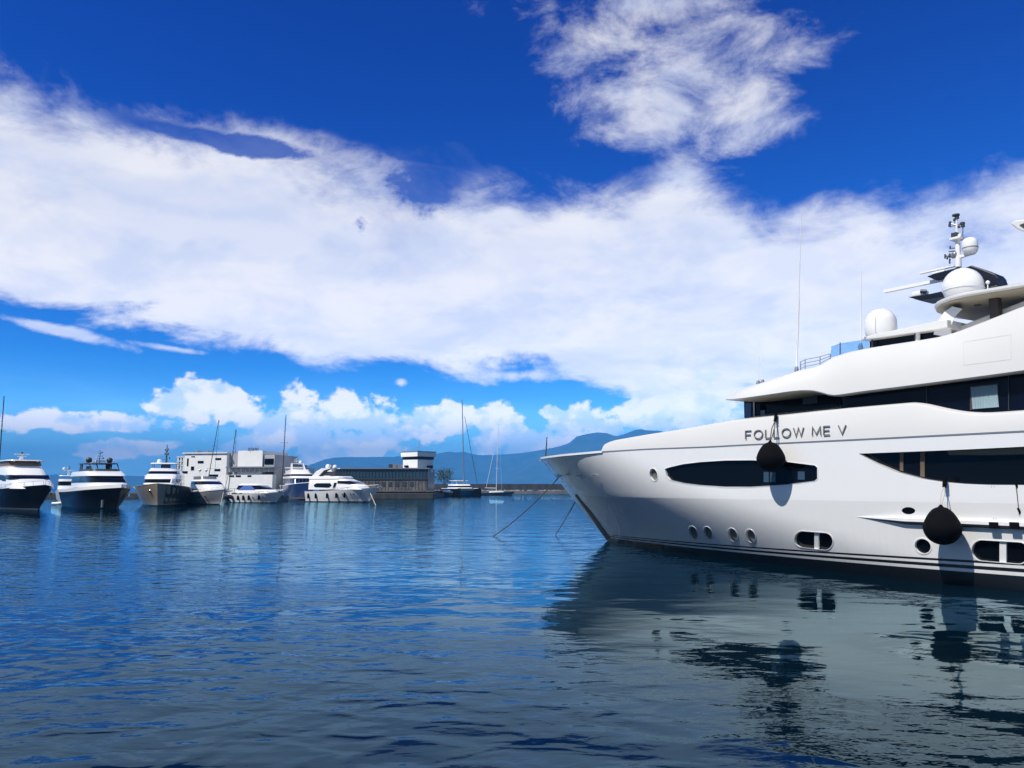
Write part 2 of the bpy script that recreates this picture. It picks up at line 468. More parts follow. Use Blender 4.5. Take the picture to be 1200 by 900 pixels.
# ---------------------------------------------------------------- upper works
def loft(name, stations, sec, m_, ang=40, parent=yacht):
    rows = []
    for s in stations:
        pts = sec(s); rows.append([loc(s, b, z) for b, z in pts] + [loc(s, -b, z) for b, z in pts[::-1]])
    mm = MB(); mm.grid(rows, closed=True, caps=True)
    return mm.build(name, m_, parent, smooth=True, ang=ang)
def B1(s, z): return B(s, ZTIP)-.10*max(z-sheer(s), 0)
topA_px = [(704.5,528),(705,524),(707,520.5),(712,518),(720,515.5),(740,512),(760,508.5),(790,504),(820,499.5),(845,495),(858,492.7),(872,490.8),(920,486),(960,481.5),(990,478.3),(1040,474),(1066,471.8),(1072,472),(1085,474.4),(1100,478),(1115,481.2),(1130,483.4),(1145,484.3),(1160,484),(1200,481.2)]
aA = line(topA_px, B1); topA = fn(aA, .12)
sA = aA[0, 0]
def secA(s):
    zs = sheer(s)-.015; zt = max(topA(s), sheer(s)+.02); crown = .55*min(1, max(0, (s-sA)/6))
    b0, b1 = B(s, ZTIP)-.035, B1(s, zt)-.01
    r = min(.10, (zt-zs)*.3)
    return [(b0, zs), (b0, sheer(s)), (b1, zt-r), (b1-r*.3, zt-r*.3), (b1-r, zt), (b1*.6, zt+crown*.6), (.01, zt+crown)]
loft('upper_bulwark', [sA+.01, sA+.05, sA+.1, sA+.2, sA+.35]+frange(sA+.5, 49.9, .25), secA, WHITE2, 35)
# name lettering: each letter a raised metal part of its own
LET = {'F': (.62, [[(0,0),(0,1),(.62,1)], [(0,.52),(.55,.52)]]), 'O': (.92, [[(.46+.46*math.cos(t*math.pi/12), .5+.5*math.sin(t*math.pi/12)) for t in range(25)]]),
 'L': (.58, [[(0,1),(0,0),(.58,0)]]), 'W': (1.12, [[(0,1),(.28,0),(.56,1),(.84,0),(1.12,1)]]), 'M': (.94, [[(0,0),(.04,1),(.47,.12),(.90,1),(.94,0)]]),
 'E': (.66, [[(.66,0),(0,0),(0,1),(.66,1)], [(0,.51),(.6,.51)]]), 'V': (.84, [[(0,1),(.42,0),(.84,1)]])}
LETM = mat('brushed_letters', (.20, .20, .21), .35, metal=.5)
def lettering(txt, x0, x1, y0, y1, h0, h1):
    adv = [(LET[c][0]+.34) if c != ' ' else .62 for c in txt]; tot = sum(adv)-.34; cur = 0
    for c, a in zip(txt, adv):
        if c != ' ':
            m = MB()
            def Q(u, v, off):
                t = (cur+u)/tot; px = x0+(x1-x0)*t-.02*v; py = y0+(y1-y0)*t-(h0+(h1-h0)*t)*v
                h = hit(px, py, B1); return loc(h[0], B1(h[0], h[2])+off, h[2])
            for st in LET[c][1]:
                cl = st[0] == st[-1]; n = len(st); rows = []; hw = .048
                for i, (u, v) in enumerate(st):
                    a_ = st[i-1] if i else (st[-2] if cl else None); b_ = st[i+1] if i < n-1 else (st[1] if cl else None)
                    def dr(p, q): l = math.hypot(q[0]-p[0], q[1]-p[1]); return ((q[0]-p[0])/l, (q[1]-p[1])/l)
                    ds = [dr(a_, (u, v))] if a_ else []; ds += [dr((u, v), b_)] if b_ else []
                    dx, dy = sum(q[0] for q in ds), sum(q[1] for q in ds); l = math.hypot(dx, dy); dx, dy = dx/l, dy/l
                    k = min(1/max(dx*ds[0][0]+dy*ds[0][1], .3), 2.0); nx, ny = -dy*hw*k, dx*hw*k
                    rows.append([Q(u+nx, v+ny, .0), Q(u+nx, v+ny, .03), Q(u-nx, v-ny, .03), Q(u-nx, v-ny, .0)])
                m.grid(rows, closed=True, caps=not cl)
            m.build('letter', LETM, yacht)
        cur += a
lettering('FOLLOW ME V', 874, 991.5, 514.6, 508.2, 9.6, 10.2)

# window band (wheelhouse deck), set in under the brow
def superf(s, s1, Rr, W, n=2.4):
    u = (s-s1)/Rr
    if u <= 0: return 0.0
    if u >= 1: return W
    return W*(1-(1-u)**n)**(1/n)
lowC_px = [(850.5,469),(858,469),(872,467.6),(900,463.7),(925,460),(940,458.6),(952,458.8),(962,460.8),(970,463.4),(978,464.6),(990,463),(1010,460),(1050,455.2),(1100,448.8),(1150,442.4),(1200,435.6)]
topC_px = [(850.5,466.5),(853,463.5),(860,459.5),(872,455),(900,446.3),(920,439.6),(937,434),(955,430),(965,426.4),(972,421.5),(980,417.2),(995,412.4),(1015,408.4),(1050,403),(1080,398.4),(1100,395),(1120,389.5),(1140,381.8),(1170,370.4),(1200,358.5)]
h = hit(850.5, 468, lambda s, z: B(s, ZTIP)-.1)
print('brow tip on full width at', h)
sC0 = h[0]+.3
# solve the front of the rounded brow so that its left silhouette lands at x = 850
def BC_(sf):
    return lambda s, z: min(superf(s, sf, 4.2, 4.95), B(s, ZTIP)+.06)
def left_sil(sf):
    best = 9999
    for s in np.arange(sf, sf+4, .05):
        b = BC_(sf)(s, 0); p = T - F*s + P*b; q = Vector((p.x, p.y, 7.2))-CAM
        best = min(best, 600+FPX*q.x/q.dot(FW))
    return best
sf = 9.0
for _ in range(40):
    x = left_sil(sf); sf += (850.5-x)*.02
BC = BC_(sf); print('brow front', sf, left_sil(sf))
low = line(lowC_px, BC); lowC = fn(low, .15)
BCt = lambda s, z: max(BC(s, z)-.5, .02)
top = line(topC_px[2:], BCt); topC = fn(top, .15)
print('low', low[0], low[-1], 'top', top[0], top[-1])
def secC(s):
    zl = lowC(s); zt = max(topC(s), zl+.12); b = max(BC(s, 0), .02); w = min(.5, b*.4)
    hh = zt-zl; bi = max(b-.55, .01)
    return [(bi, zl+.025), (b-.05 if b > .1 else b, zl), (b, zl+.05), (b-w*.12, zl+hh*.35), (b-w*.42, zl+hh*.7), (b-w*.8, zt-.05*min(1, hh)), (b-w, zt), ((b-w)*.6, zt+.12*min(1, b/3)), (.005, zt+.18*min(1, b/3))]
loft('brow', [sf+.01, sf+.04, sf+.1, sf+.2, sf+.35, sf+.5]+frange(sf+.7, 49.5, .2), secC, [WHITE2, BEIGE], 32)
for p_ in bpy.data.objects['brow'].data.polygons:
    if p_.normal.z < -.6 and abs(p_.center.y) < max(BC(-p_.center.x, 0)-.1, 0): p_.material_index = 1
MBk = MB()
def secSoff(s):
    zl = lowC(s)+.10; b = max(min(BC(s, 0)-.09, 4.5), .01); return [(b, zl), (b, zl+.03), (.005, zl+.03)]
sj0, sj1 = hit(950, 459, B1)[0], hit(985, 463, B1)[0]
def inset(s): t = min(1, max(0, (s-sj0)/(sj1-sj0))); return 2.0+(.42-2.0)*t*t*(3-2*t)
def secW(s):
    b = min(superf(s, sW, 3.4, 4.55), B(s, ZTIP)-inset(s))
    return [(b, max(topA(s)-.35, 3)), (b-.03, lowC(s)+.06), (.005, lowC(s)+.06)]
sW = sf+1.0
def left_silW(sw):
    best = 9999
    for s in np.arange(sw, sw+4, .05):
        b = min(superf(s, sw, 3.4, 4.55), B(s, ZTIP)-inset(s)); p = T - F*s + P*b; q = Vector((p.x, p.y, 6.6))-CAM
        best = min(best, 600+FPX*q.x/q.dot(FW))
    return best
for _ in range(40): sW += (871.5-left_silW(sW))*.02
loft('bridge_windows', [sW+.01, sW+.03, sW+.08, sW+.15, sW+.3]+frange(sW+.5, 49.3, .3), secW, NAVYG, 35)
BW = lambda s, z: min(superf(s, sW, 3.4, 4.55), B(s, ZTIP)-inset(s))
def L_(px, py, b): return onplane(px, py, b)
strip([(1137,453),(1170,449.5)], [(1137,480.3),(1170,477.3)], .004, .012, 'window_frame', mat('brown_frame', (.06,.045,.04),.5), Bf=BW)
strip([(941, 464.5), (958, 463)], [(941, 474), (958, 472.5)], .003, .012, 'window_panel', mat('dim_wheelhouse_panel', (.05, .05, .055), .4), Bf=BW)  # lighter patch of interior set on the dark glass
# pleated curtain behind the lit pane
a = hit(1138.3, 454, BW); b = hit(1168.6, 451, BW); a2 = hit(1138.3, 479.5, BW); rows = [[], []]
for k in range(61):
    t = k/60; s = a[0]+(b[0]-a[0])*t; o_ = .03+.012*math.sin(k*1.55)+.004*math.sin(k*.6)
    zt_ = a[2]+(b[2]-a[2])*t*1.0; zb_ = a2[2]+(b[2]-a[2])*t*.6
    rows[0].append(loc(s, BW(s, 0)+o_, zt_)); rows[1].append(loc(s, BW(s, 0)+o_, zb_))
MB().grid(rows).build('curtain', CURT, yacht, smooth=True)
for x, w_, ya, yb in ((883, 1.6, 468, 489), (1182, .8, 439, 481), (1086, .7, 452, 473)):
    strip([(x, ya), (x+w_, ya)], [(x, yb), (x+w_, yb)], .003, .02, 'window_pillar', DULLW if x == 883 else DARKM, Bf=BW)
strip([(891.5, 481), (896.5, 480.4)], [(891.5, 489), (896.5, 488.5)], .003, .012, 'window_panel', WINW, Bf=BW)  # pale pane set on the dark glass
MB().prism([L_(873, 472.8, 3.4), L_(880, 472, 3.4), L_(880, 489.8, 3.4), L_(873, 490.8, 3.4)], (0, -.03, 0)).build('wing_screen', mat('deep_blue_glass', (.01, .05, .16), .1, spec=.6), yacht)
# brow access panel seam (a faint rectangle)
def BCx(s, z):
    pts = secC(s)[2:7]; return float(np.interp(z, [q[1] for q in pts], [q[0] for q in pts]))
SEAM = mat('panel_seam', (.57, .57, .57), .5)
for a_, b_ in (((1129, 401), (1185, 392)), ((1130, 428), (1185, 421)), ((1129, 401), (1130, 428)), ((1185, 392), (1185, 421))):
    m = MB(); rows = []; vert = abs(a_[0]-b_[0]) < 5
    for t in np.linspace(0, 1, 9):
        x, y = a_[0]+(b_[0]-a_[0])*t, a_[1]+(b_[1]-a_[1])*t; r_ = []
        for e in (-.32, .32):
            h = hit(x+(e if vert else 0), y+(0 if vert else e), BCx); r_ += [loc(h[0], h[1]+.004, h[2])]
        rows.append([r_[0], r_[1], r_[1]-Vector((0, .02, 0)), r_[0]-Vector((0, .02, 0))])
    m.grid(rows, closed=True, caps=True).build('panel_seam', SEAM, yacht)
# ---- on the upper deck
def pole(name, pts, b, r, r2=None, m_=WHITE, parent=yacht):
    return MB().tube([L_(x, y, b) for x, y in pts], r, 8, r2).build(name, m_, parent, smooth=True)
# whip aerials
def aerial(pts_lo, pts_hi, b, r):
    o = MB().tube([L_(*p, b) for p in pts_lo], r, 8).build('whip_aerial', WHITE, yacht, smooth=True)
    MB().tube([L_(*p, b) for p in pts_hi], r*.5, 6, r*.25).build('aerial_tip', WHITE, o, smooth=True)
    p = L_(*pts_lo[0], b); MB().lathe([(.001, -.15), (.09, -.15), (.09, 0), (.06, .12), (.001, .12)], p, 12).build('aerial_base', GREYM, o, smooth=True)
aerial([(933.5,433),(936,353)], [(936,353),(939,244)], 3.2, .045)
aerial([(1008.5,406),(1009,371)], [(1009,371),(1009.5,318)], 3.2, .04)
aerial([(888.5,449),(888.6,443)], [(888.6,443),(889.5,398)], 2.2, .03)
aerial([(893.5,448),(893.6,443)], [(893.6,443),(894.5,412)], 2.2, .02)
# forward rail and glass screen
rl = MB(); bb = 3.7
for x, y0, y1 in ((938, 433, 424), (943.5, 432, 421.5), (961, 428, 418), (973, 421, 414.6)):
    rl.tube([L_(x, y0+2, bb), L_(x, y1, bb)], .018, 6)
for dy in (0, 4, 8): rl.tube([L_(938, 424+dy, bb), L_(943.5, 421.5+dy, bb), L_(961, 418+dy, bb), L_(973, 414.6+dy*.6, bb)], .014, 6)
rl.build('deck_rail', GREYM, yacht, smooth=True)
gl = [L_(973.5, 418.5, bb), L_(974, 406, bb), L_(984, 402.4, bb), L_(1007, 399, bb), L_(1018, 398, bb), L_(1018, 409, bb), L_(985, 416, bb)]
MB().prism(gl, (0, -.02, 0)).build('glass_screen', RGLASS, yacht)
pole('screen_post', [(984.5, 417), (984.5, 401)], bb+.02, .02, m_=DARKM)
# deckhouse with slab roof
def slab(name, outl, b0, b1, m_, bev=.03, parent=yacht, off=None):
    pts = [L_(x, y, b0) for x, y in outl]
    return MB().prism(pts, (0, b1-b0, 0) if off is None else off).build(name, m_, parent, bevel=bev)
slab('deckhouse_windows', [(1019,400),(1094,388),(1094,399),(1019,410)], 2.5, -2.5, GLASS, 0)
slab('deckhouse_roof', [(1006,396.4),(1030,390.6),(1060,384.5),(1098,376),(1110,374),(1110,384),(1098,386.4),(1060,391.5),(1030,396),(1007,398.6)], 2.9, -2.9, WHITE2)
for x, y in ((1022, 399), (1072.5, 391)): pole('roof_post', [(x, y-4), (x, y+10)], 2.7, .03, m_=DARKM)
pole('roof_post', [(1075, 388), (1075, 400)], 2.62, .10, m_=DULLW)
# satellite domes
def dome_at(name, px, pyb, b, rpx, hpx, parent=yacht, m_=WHITE):
    c = L_(px, pyb, b); t = L_(px, pyb-hpx, b); e = L_(px+rpx, pyb, b); dist = (T-F*(-c.x)+P*b-CAM).length
    r = rpx*dist/FPX*1.0; h_ = hpx*dist/FPX
    return MB().lathe(dome_prof(r, h_, 10), c, 32).build(name, m_, parent, smooth=True)
dome_at('satellite_dome', 1033, 395, 1.6, 16.2, 31)
# curved leg under the hardtop
sup = [(1094,392),(1098,378),(1106,366),(1116,359)]
legm = MB()
rows = []
for b in (2.6, 1.6):
    rows.append([L_(x, y, b) for x, y in sup] + [L_(x, y, b) for x, y in ((1128,362),(1118,372),(1114,384),(1116,396))])
legm.grid([rows[0], rows[1]], closed=True, caps=True); legm.build('hardtop_leg', WHITE, yacht, smooth=True, ang=50)
# hardtop: plan rounded in front
rimB = 3.3
p0 = L_(1107.5, 356.5, rimB-1.2); p1 = L_(1200, 332.5, rimB); print('hardtop', p0, p1)
zf, za = p0.z, p1.z
sft = -p0.x-.9
def BH(s): return superf(s, sft, 2.6, rimB, 2.2)
def zH(s): return zf + (za-zf)*(s-(-p0.x))/((-p1.x)-(-p0.x))
def secH(s):
    z = zH(s); b = max(BH(s), .02)
    return [(b-.06 if b > .1 else b*.9, z-.09), (b, z-.04), (b, z+.02), (b*.97, z+.07), (.005, z+.16)]
loft('hardtop', [sft+.01, sft+.04, sft+.1, sft+.2, sft+.35]+frange(sft+.5, sft+9, .3), secH, WHITE2, 32)
def secHu(s):
    z = zH(s)-.092; b = max(BH(s)-.12, .02); return [(b, z), (b, z-.02), (.005, z-.02)]
loft('hardtop_lining', [sft+.2, sft+.3, sft+.5]+frange(sft+.7, sft+8.8, .3), secHu, BEIGE)
c = L_(1166, 352, 2.2); MB().box(c+Vector((0, 0, -.3)), (.32, .3, 1.6)).build('hardtop_post', mat('dark_brown_post', (.05, .035, .025), .4), yacht, bevel=.03)
c = L_(1145, 352.6, 1.6); MB().lathe([(.001, 0), (.12, 0), (.12, .03), (.001, .03)], Vector((c.x, c.y, zH(-c.x)-.145)), 16).build('ceiling_lamp', DARKM, yacht)
# structure under the hardtop so nothing shows through aft
slab('upper_lounge', [(1120,384),(1200,352),(1260,330),(1260,375),(1120,400)], 1.9, -1.9, DULLW, .05)
# arch mast
mast = slab('arch_mast', [(1122,317),(1127,315),(1138,310.8),(1152,315.5),(1166,321),(1169.5,325),(1172.5,335.5),(1172,345),(1149,348),(1149,341),(1147,330),(1140,323),(1132,321),(1122,326)], .35, -.35, NAVYB, .04)
slab('mast_wing', [(1086,324),(1095,320.4),(1124,313),(1130,314),(1126,322.5),(1096,328)], .5, -.5, NAVYB, .02, mast)
slab('mast_wing', [(1064,348),(1086,345),(1112,339.6),(1140,334),(1140,342),(1112,347),(1078,352.4)], .5, -.5, NAVYB, .02, mast)
def bar(name, a, b_, bp, w, h_, m_, parent):
    A, Bq = L_(*a, bp), L_(*b_, bp); dirv = Bq-A; up = Vector((0, 0, 1)); sd = Vector((0, 1, 0))
    rows = []
    for q, k in ((A, .5), (A+dirv*.04, 1), (Bq-dirv*.04, 1), (Bq, .5)):
        rows.append([q+sd*w/2*k+up*h_/2*k, q-sd*w/2*k+up*h_/2*k, q-sd*w/2*k-up*h_/2*k, q+sd*w/2*k-up*h_/2*k])
    return MB().grid(rows, closed=True, caps=True).build(name, m_, parent)
bar('radar_bar', (1034.5,342), (1112,326.2), .2, .16, .13, WHITE, mast)
bar('radar_bar', (1077,320.6), (1119,311.4), .2, .14, .07, WHITE, mast)
c = L_(1078.5, 344.5, .2); MB().box(c, (.55, .35, .22)).build('radar_gearbox', WHITE, mast, bevel=.05)
c = L_(1101, 319, .2); MB().box(c+Vector((0, 0, -.03)), (.5, .3, .12)).build('radar_gearbox', WHITE, mast, bevel=.04)
c = L_(1082.5, 341.5, .35); mm = MB(); mm.lathe([(.001, -.1), (.08, -.1), (.08, .12), (.001, .12)], c, 12, axis=(1, .3, .2)); mm.tube([c+Vector((0, 0, -.25)), c], .03); mm.build('search_light', DARKM, mast, smooth=True)
# dome on the hardtop
c = L_(1128.5, 336, 1.1); rr = 19.3*(T+F*c.x+P*1.1-CAM).length/FPX
MB().lathe(sphere_prof(rr, 16), c, 40).build('satellite_dome', WHITE, yacht, smooth=True)
MB().lathe([(rr*1.005, -.012), (rr*1.005, .012)], c+Vector((0, 0, -.12)), 40).build('dome_seam', DULLW, yacht)
for x in (1121, 1123.5): pole('dome_bolt', [(x, 346), (x, 350.5)], 1.9, .02, m_=GREYM)
# instrument mast
mp = MB().tube([L_(1129, 345, .75), L_(1127.5, 314, .75)], .055, 10).build('mast_pole', ALU, mast, smooth=True)
mm = MB(); mm.tube([L_(1123, 313, .3), L_(1123, 300, .3), L_(1122, 281, .3)], .12, 10, .09); mm.tube([L_(1122, 281, .3), L_(1120.5, 253, .3)], .05, 8, .035); mm.build('mast_pole', WHITE, mast, smooth=True)
def bx(name, x, y, b, d, m_, bev=.02, par=mast): return MB().box(L_(x, y, b), d).build(name, m_, par, bevel=bev)
bx('mast_shelf', 1122, 280, .3, (.42, .45, .10), WHITE)
bx('mast_box', 1119, 275.5, .4, (.22, .2, .18), DARKM); bx('mast_box', 1125, 277, .3, (.16, .2, .16), WHITE)
bar('mast_arm', (1122, 302), (1144, 294.8), .3, .12, .11, WHITE, mast)
c = L_(1137.5, 297.5, .3); rr = 9.3*28/FPX
MB().lathe([(.001, 0), (rr*.55, 0), (rr*.85, .08), (rr, .2), (rr, .44), (rr*.9, .56), (rr*.6, .64), (.001, .67)], c+Vector((0, 0, -.02)), 28).build('satellite_dome', WHITE, mast, smooth=True)
MB().lathe([(rr*1.01, 0), (rr*1.01, .05)], c+Vector((0, 0, .2)), 28).build('dome_band', GREYM, mast)
mm = MB()
for (a, b2) in (((1113, 299), (1121, 298)), ((1112, 295), (1120, 294)), ((1115, 291), (1121, 290.5)), ((1107, 300), (1120, 302))):
    mm.tube([L_(*a, .3), L_(*b2, .3)], .022, 6)
for x, y0, y1 in ((1107.5, 303, 298), (1110, 304, 299.5), (1113, 309, 303), (1113.5, 292, 288.5), (1113, 302, 297), (1116, 300, 296.5)):
    mm.tube([L_(x, y0, .3), L_(x, y1, .3)], .03, 6)
mm.build('sensor_arm', DARKM, mast, smooth=True)
for x, y, r in ((1117, 300, .10), (1119, 298, .12), (1111, 300, .07)): MB().lathe(sphere_prof(r, 8), L_(x, y, .35), 12).build('sensor', GREYM, mast, smooth=True)
mm = MB()
for (a, b2) in (((1113, 266), (1126, 262)), ((1114, 262), (1129, 266)), ((1128, 280), (1128.5, 264)), ((1120.5, 258), (1118.5, 262))): mm.tube([L_(*a, .3), L_(*b2, .3)], .022, 6)
mm.build('spreader', GREYM, mast, smooth=True)
for x, y, r, h_ in ((1113, 265.5, .05, .1), (1113.5, 262, .05, .08), (1128, 263, .09, .08), (1128.6, 266, .07, .1), (1119, 259, .06, .1), (1121.5, 256.5, .08, .14), (1120.3, 253, .14, .06), (1124, 267, .05, .1)):
    MB().lathe([(.001, 0), (r, 0), (r, h_), (.001, h_)], L_(x, y, .3), 10).build('mast_light', DARKM, mast, smooth=True)
pole('light_post', [(1157.5, 341), (1157.5, 332)], 2.4, .02); MB().lathe(sphere_prof(.07, 8), L_(1157.5, 331, 2.4), 12).build('ball_light', WHITE, yacht, smooth=True)
# aft mast wing tip, top right
wt = [(1183.5,262),(1189,258),(1210,256),(1240,258),(1240,276),(1210,276),(1192,268.5)]
aft = slab('aft_mast_wing', wt, .9, -.9, WHITE2, .05)
slab('wing_inset', [(1194.5,263.5),(1203,260.5),(1225,262),(1225,271),(1204,270)], .93, .90, DARKM, 0, aft)
slab('aft_mast', [(1215,262),(1250,262),(1270,345),(1225,345)], .5, -.5, WHITE2, .05, aft)
# bow staff
pole('bow_staff', [(639.2, 537.5), (641, 512.5)], .0, .05, .035, m_=DARKM)

# ---------------------------------------------------------------- fenders and lines on the big yacht
def W(v): return T + F*v.x + P*v.y + Vector((0, 0, v.z))
def fender(px, py, rpx, ptop, shackle, label, elong=1.0, extra=0.02):
    h = hit(px, py); dist = (W(loc(h[0], h[1], h[2]))-CAM).length; r = rpx*dist/FPX
    # push out so that it rests on the hull
    hs = None
    b = h[1]+r*1.02+extra
    c = onplane(px, py, b)
    for _ in range(6):
        b = max(B(-c.x, c.z+dz*r) for dz in (-.5, 0, .5, 1))+r*1.01+extra; c = onplane(px, py, b)
    o = empty('fender', W(c), 0); tag(o, label, 'fender', 'black fenders hung on the yacht side')
    prof = []
    n = 20
    for k in range(n+1):
        t = math.pi*k/n; rr = r*math.sin(t); z = -r*elong*math.cos(t)
        if z > 0: z = z*1.12; 
        prof.append((max(rr*(1 if t < math.pi/2 else (1-.13*math.sin((t-math.pi/2)*2))), .002), z))
    tipz = prof[-1][1]+r*.12; prof[-1] = (.03, tipz)
    m = MB().lathe(prof, (0, 0, 0), 32); m.build('fender_body', RUB, o, smooth=True)
    top = onplane(*ptop, B(-onplane(*ptop, c.y).x, 5.0)+.06 if ptop[1] > 540 else B1(-onplane(*ptop, c.y).x, 6)+.06)
    A = W(top)-W(c); K = Vector((0, 0, tipz))
    sh = MB().tube([A+Vector((0, 0, .16)), A+Vector((0, 0, .12)), A+(K-A)*.10, A+(K-A)*.17], .06, 10, .075); sh.build('fender_shackle', RUB, o, smooth=True)
    off = Vector((.05, -.02, 0))
    for sg in (0, 1): MB().tube([A+(K-A)*.14, (A+K)*.5+off*(2*sg-1), K+off*sg*.6], .014 if shackle else .022, 6).build('fender_rope', ROPE if not shackle else ROPEL, o, smooth=True)
    return c, r
fender(903.3, 536.5, 15.2, (909.5, 489), 0, 'black teardrop fender hanging over the long lens shaped window below the name')
fender(1104.2, 617.5, 17.6, (1107.5, 566), 1, 'black round fender hanging below the side window in front of the rub rail')
# thin rope with two clips beyond the second fender
p1 = hit(1191.5, 572); p2 = hit(1195, 603)
o = empty('hanging_line', W(loc(p1[0], p1[1]+.03, p1[2]))); tag(o, 'thin dark line with two small clips hanging on the white hull, at right edge', 'rope')
a = Vector((0, 0, .1)); b = W(loc(p2[0], p2[1]+.03, p2[2]))-W(loc(p1[0], p1[1]+.03, p1[2]))
MB().tube([a, b], .012, 6).build('line', ROPE, o)
for t in (.02, .88):
    c = a+(b-a)*t; MB().tube([c+Vector((-.05, -.05, .08)), c+Vector((.02, 0, -.02)), c+Vector((.06, .03, -.08))], .035, 8).build('clip', RUB, o, smooth=True)

def mooring(name, a, b, sag, r, m_, label, group=None, tail=0):
    a, b = Vector(a), Vector(b); pts = []
    N = 16
    for k in range(N+1):
        t = k/N; p = a.lerp(b, t); p.z -= sag*4*t*(1-t); pts.append(p-a)
    if tail: pts.append(pts[-1]+Vector((tail, 0, -.5)))
    o = MB().tube(pts, r, 6).build(name, m_, None, smooth=True); o.location = a
    return tag(o, label, 'mooring line', group)
h = hit(655, 559.5); a = W(loc(h[0], h[1]+.02, h[2]))
mooring('mooring_line', a, wat(578.5, 628, .02), .25, .032, ROPE, 'longer dark mooring line running left from the big yacht bow into the water', 'mooring lines of the big yacht')
mooring('mooring_line', W(loc(2.6, -1.9, 3.6)), wat(651, 627, .02), .1, .03, ROPE, 'shorter steep mooring line under the big yacht stem', 'mooring lines of the big yacht')
# ================================================================ moored boats across the basin
def plan(x0, x1, b, rf=.5, rb=.06, n=9):
    """outline of a deck house: rounded front at x1 and nearly square back at x0"""
    pts = []; l = x1-x0
    for k in range(n+1):
        t = k/n; x = x1-l*rf*(1-math.sin(t*math.pi/2)) if False else x1-l*rf*t**2; y = b*(1-(1-t)**2.4)**(1/2.4)
        pts.append((x, y))
    pts.append((x0+l*rb, b)); pts.append((x0, b*.94))
    return pts + [(x, -y) for x, y in pts[::-1]][:-1]
class Tier:
    def __init__(s, lv, rf=.5): s.lv = lv; s.rf = rf
    def at(s, z):
        zs = [q[0] for q in s.lv]; return [float(np.interp(z, zs, [q[i] for q in s.lv])) for i in (1, 2, 3)]
    def mesh(s, name, m_, parent, z0=None, z1=None, out=0, n=4, ang=35, cut=None):
        z0 = s.lv[0][0] if z0 is None else z0; z1 = s.lv[-1][0] if z1 is None else z1
        zs = sorted({z0, z1} | {q[0] for q in s.lv if z0 < q[0] < z1}); rows = []
        for z in zs:
            x0, x1, b = s.at(z); x0 = x0 if cut is None else max(x0, cut); rows.append([(x, y, z) for x, y in plan(x0-(out if cut is None else 0), x1+out, b+out, s.rf)])
        return MB().grid(rows, closed=True, caps=True).build(name, m_, parent, smooth=True, ang=ang)
def boat_hull(L, bm, zs, zb, rake, parent, m_, stripe=None, bootm=None, wlf=.80, deck=None, chine=True):
    N = 26; rows = []
    def half(u, t):
        ud = max(0, (u-.42)/.58); uw = max(0, (u-.25)/.75)
        d = 1-ud**2.5; w = (1-uw**1.9)*wlf
        return bm*max(0, w+(d-w)*t**.8)
    def zt(u): return zs+(zb-zs)*u**1.7
    lv = [-.10, .06, .3, .6, .93, 1.0]
    for t in lv:
        row = []
        for k in range(N+1):
            u = 1-(1-k/N)**1.35; tt = max(t, 0)
            xf = L/2-rake*(1-tt)**1.1; x = -L/2+(xf+L/2)*u
            row.append((x, half(u, tt), -.3 if t < 0 else zt(u)*t))
        rows.append(row)
    def side(rs, name, mm_, off=0):
        m = MB()
        m.grid([[(x, y+off, z) for x, y, z in r] for r in rs]); m.grid([[(x, -y-off, z) for x, y, z in r] for r in rs])
        for r in (rs[0], rs[-1]): m.grid([[(x, y+off, z) for x, y, z in r], [(x, -y-off, z) for x, y, z in r]])
        a = [(r[0][0], r[0][1]+off, r[0][2]) for r in rs] + [(r[0][0], -r[0][1]-off, r[0][2]) for r in rs][::-1]
        m.add(a, [tuple(range(len(a)))]); return m.build(name, mm_, parent, smooth=True, ang=28)
    h = side(rows, 'hull', m_)
    if bootm:
        r2 = [[(x, y+.02, z) for x, y, z in rows[0]], [(x+.0, y+.02, z) for x, y, z in rows[1]]]; side(r2, 'boot_stripe', bootm)
    if stripe:
        rr = []
        for zz in (0, stripe[1]):
            rr.append([(rows[-1][k][0], rows[-1][k][1]+.03, rows[-1][k][2]+zz) for k in range(N+1)])
        side(rr, 'bulwark', stripe[0])
    return half, zt
def frame(px, py, phi, L, rake):
    b = wat(px, py); hd = Vector((math.sin(R(phi)), -math.cos(R(phi)), 0)); c = b-hd*(L/2-rake)
    return c, math.atan2(hd.y, hd.x)
def rails(parent, L, bm, half, zt, h=.8, m_=ALU, u0=.35):
    m = MB(); us = [u0+(0.985-u0)*k/9 for k in range(10)]
    for sd in (1, -1):
        pt = [Vector((-L/2+L*u, sd*max(half(u, 1)-.08, .02), zt(u))) for u in us]
        up = Vector((0, 0, h)); m.tube([p+up for p in pt], .03, 5)
        for p in pt: m.tube([p, p+up], .025, 5)
    m.build('pulpit_rail', m_, parent)
def dome(parent, x, y, z, r, m_): return MB().lathe(dome_prof(r, r*1.75, 6), (x, y, z), 16).build('radome', m_, parent, smooth=True)
def mastpole(parent, x, y, z, h, m_=DARKM, r=.06, arms=1.0):
    m = MB(); m.tube([(x, y, z), (x, y, z+h)], r, 6, r*.6)
    for k in range(3): m.tube([(x, y-arms*(.6-.15*k), z+h*(.35+.22*k)), (x, y+arms*(.6-.15*k), z+h*(.35+.22*k))], r*.5, 5)
    m.build('signal_mast', m_, parent, smooth=True); 
    for k, (dy, f) in enumerate(((-.5, .38), (.5, .38), (-.35, .6), (.3, .8))): MB().lathe([(.001, 0), (.09, 0), (.09, .2), (.001, .22)], (x, y+dy*arms, z+h*f), 8).build('mast_lamp', m_ if k % 2 else WHITE, parent)
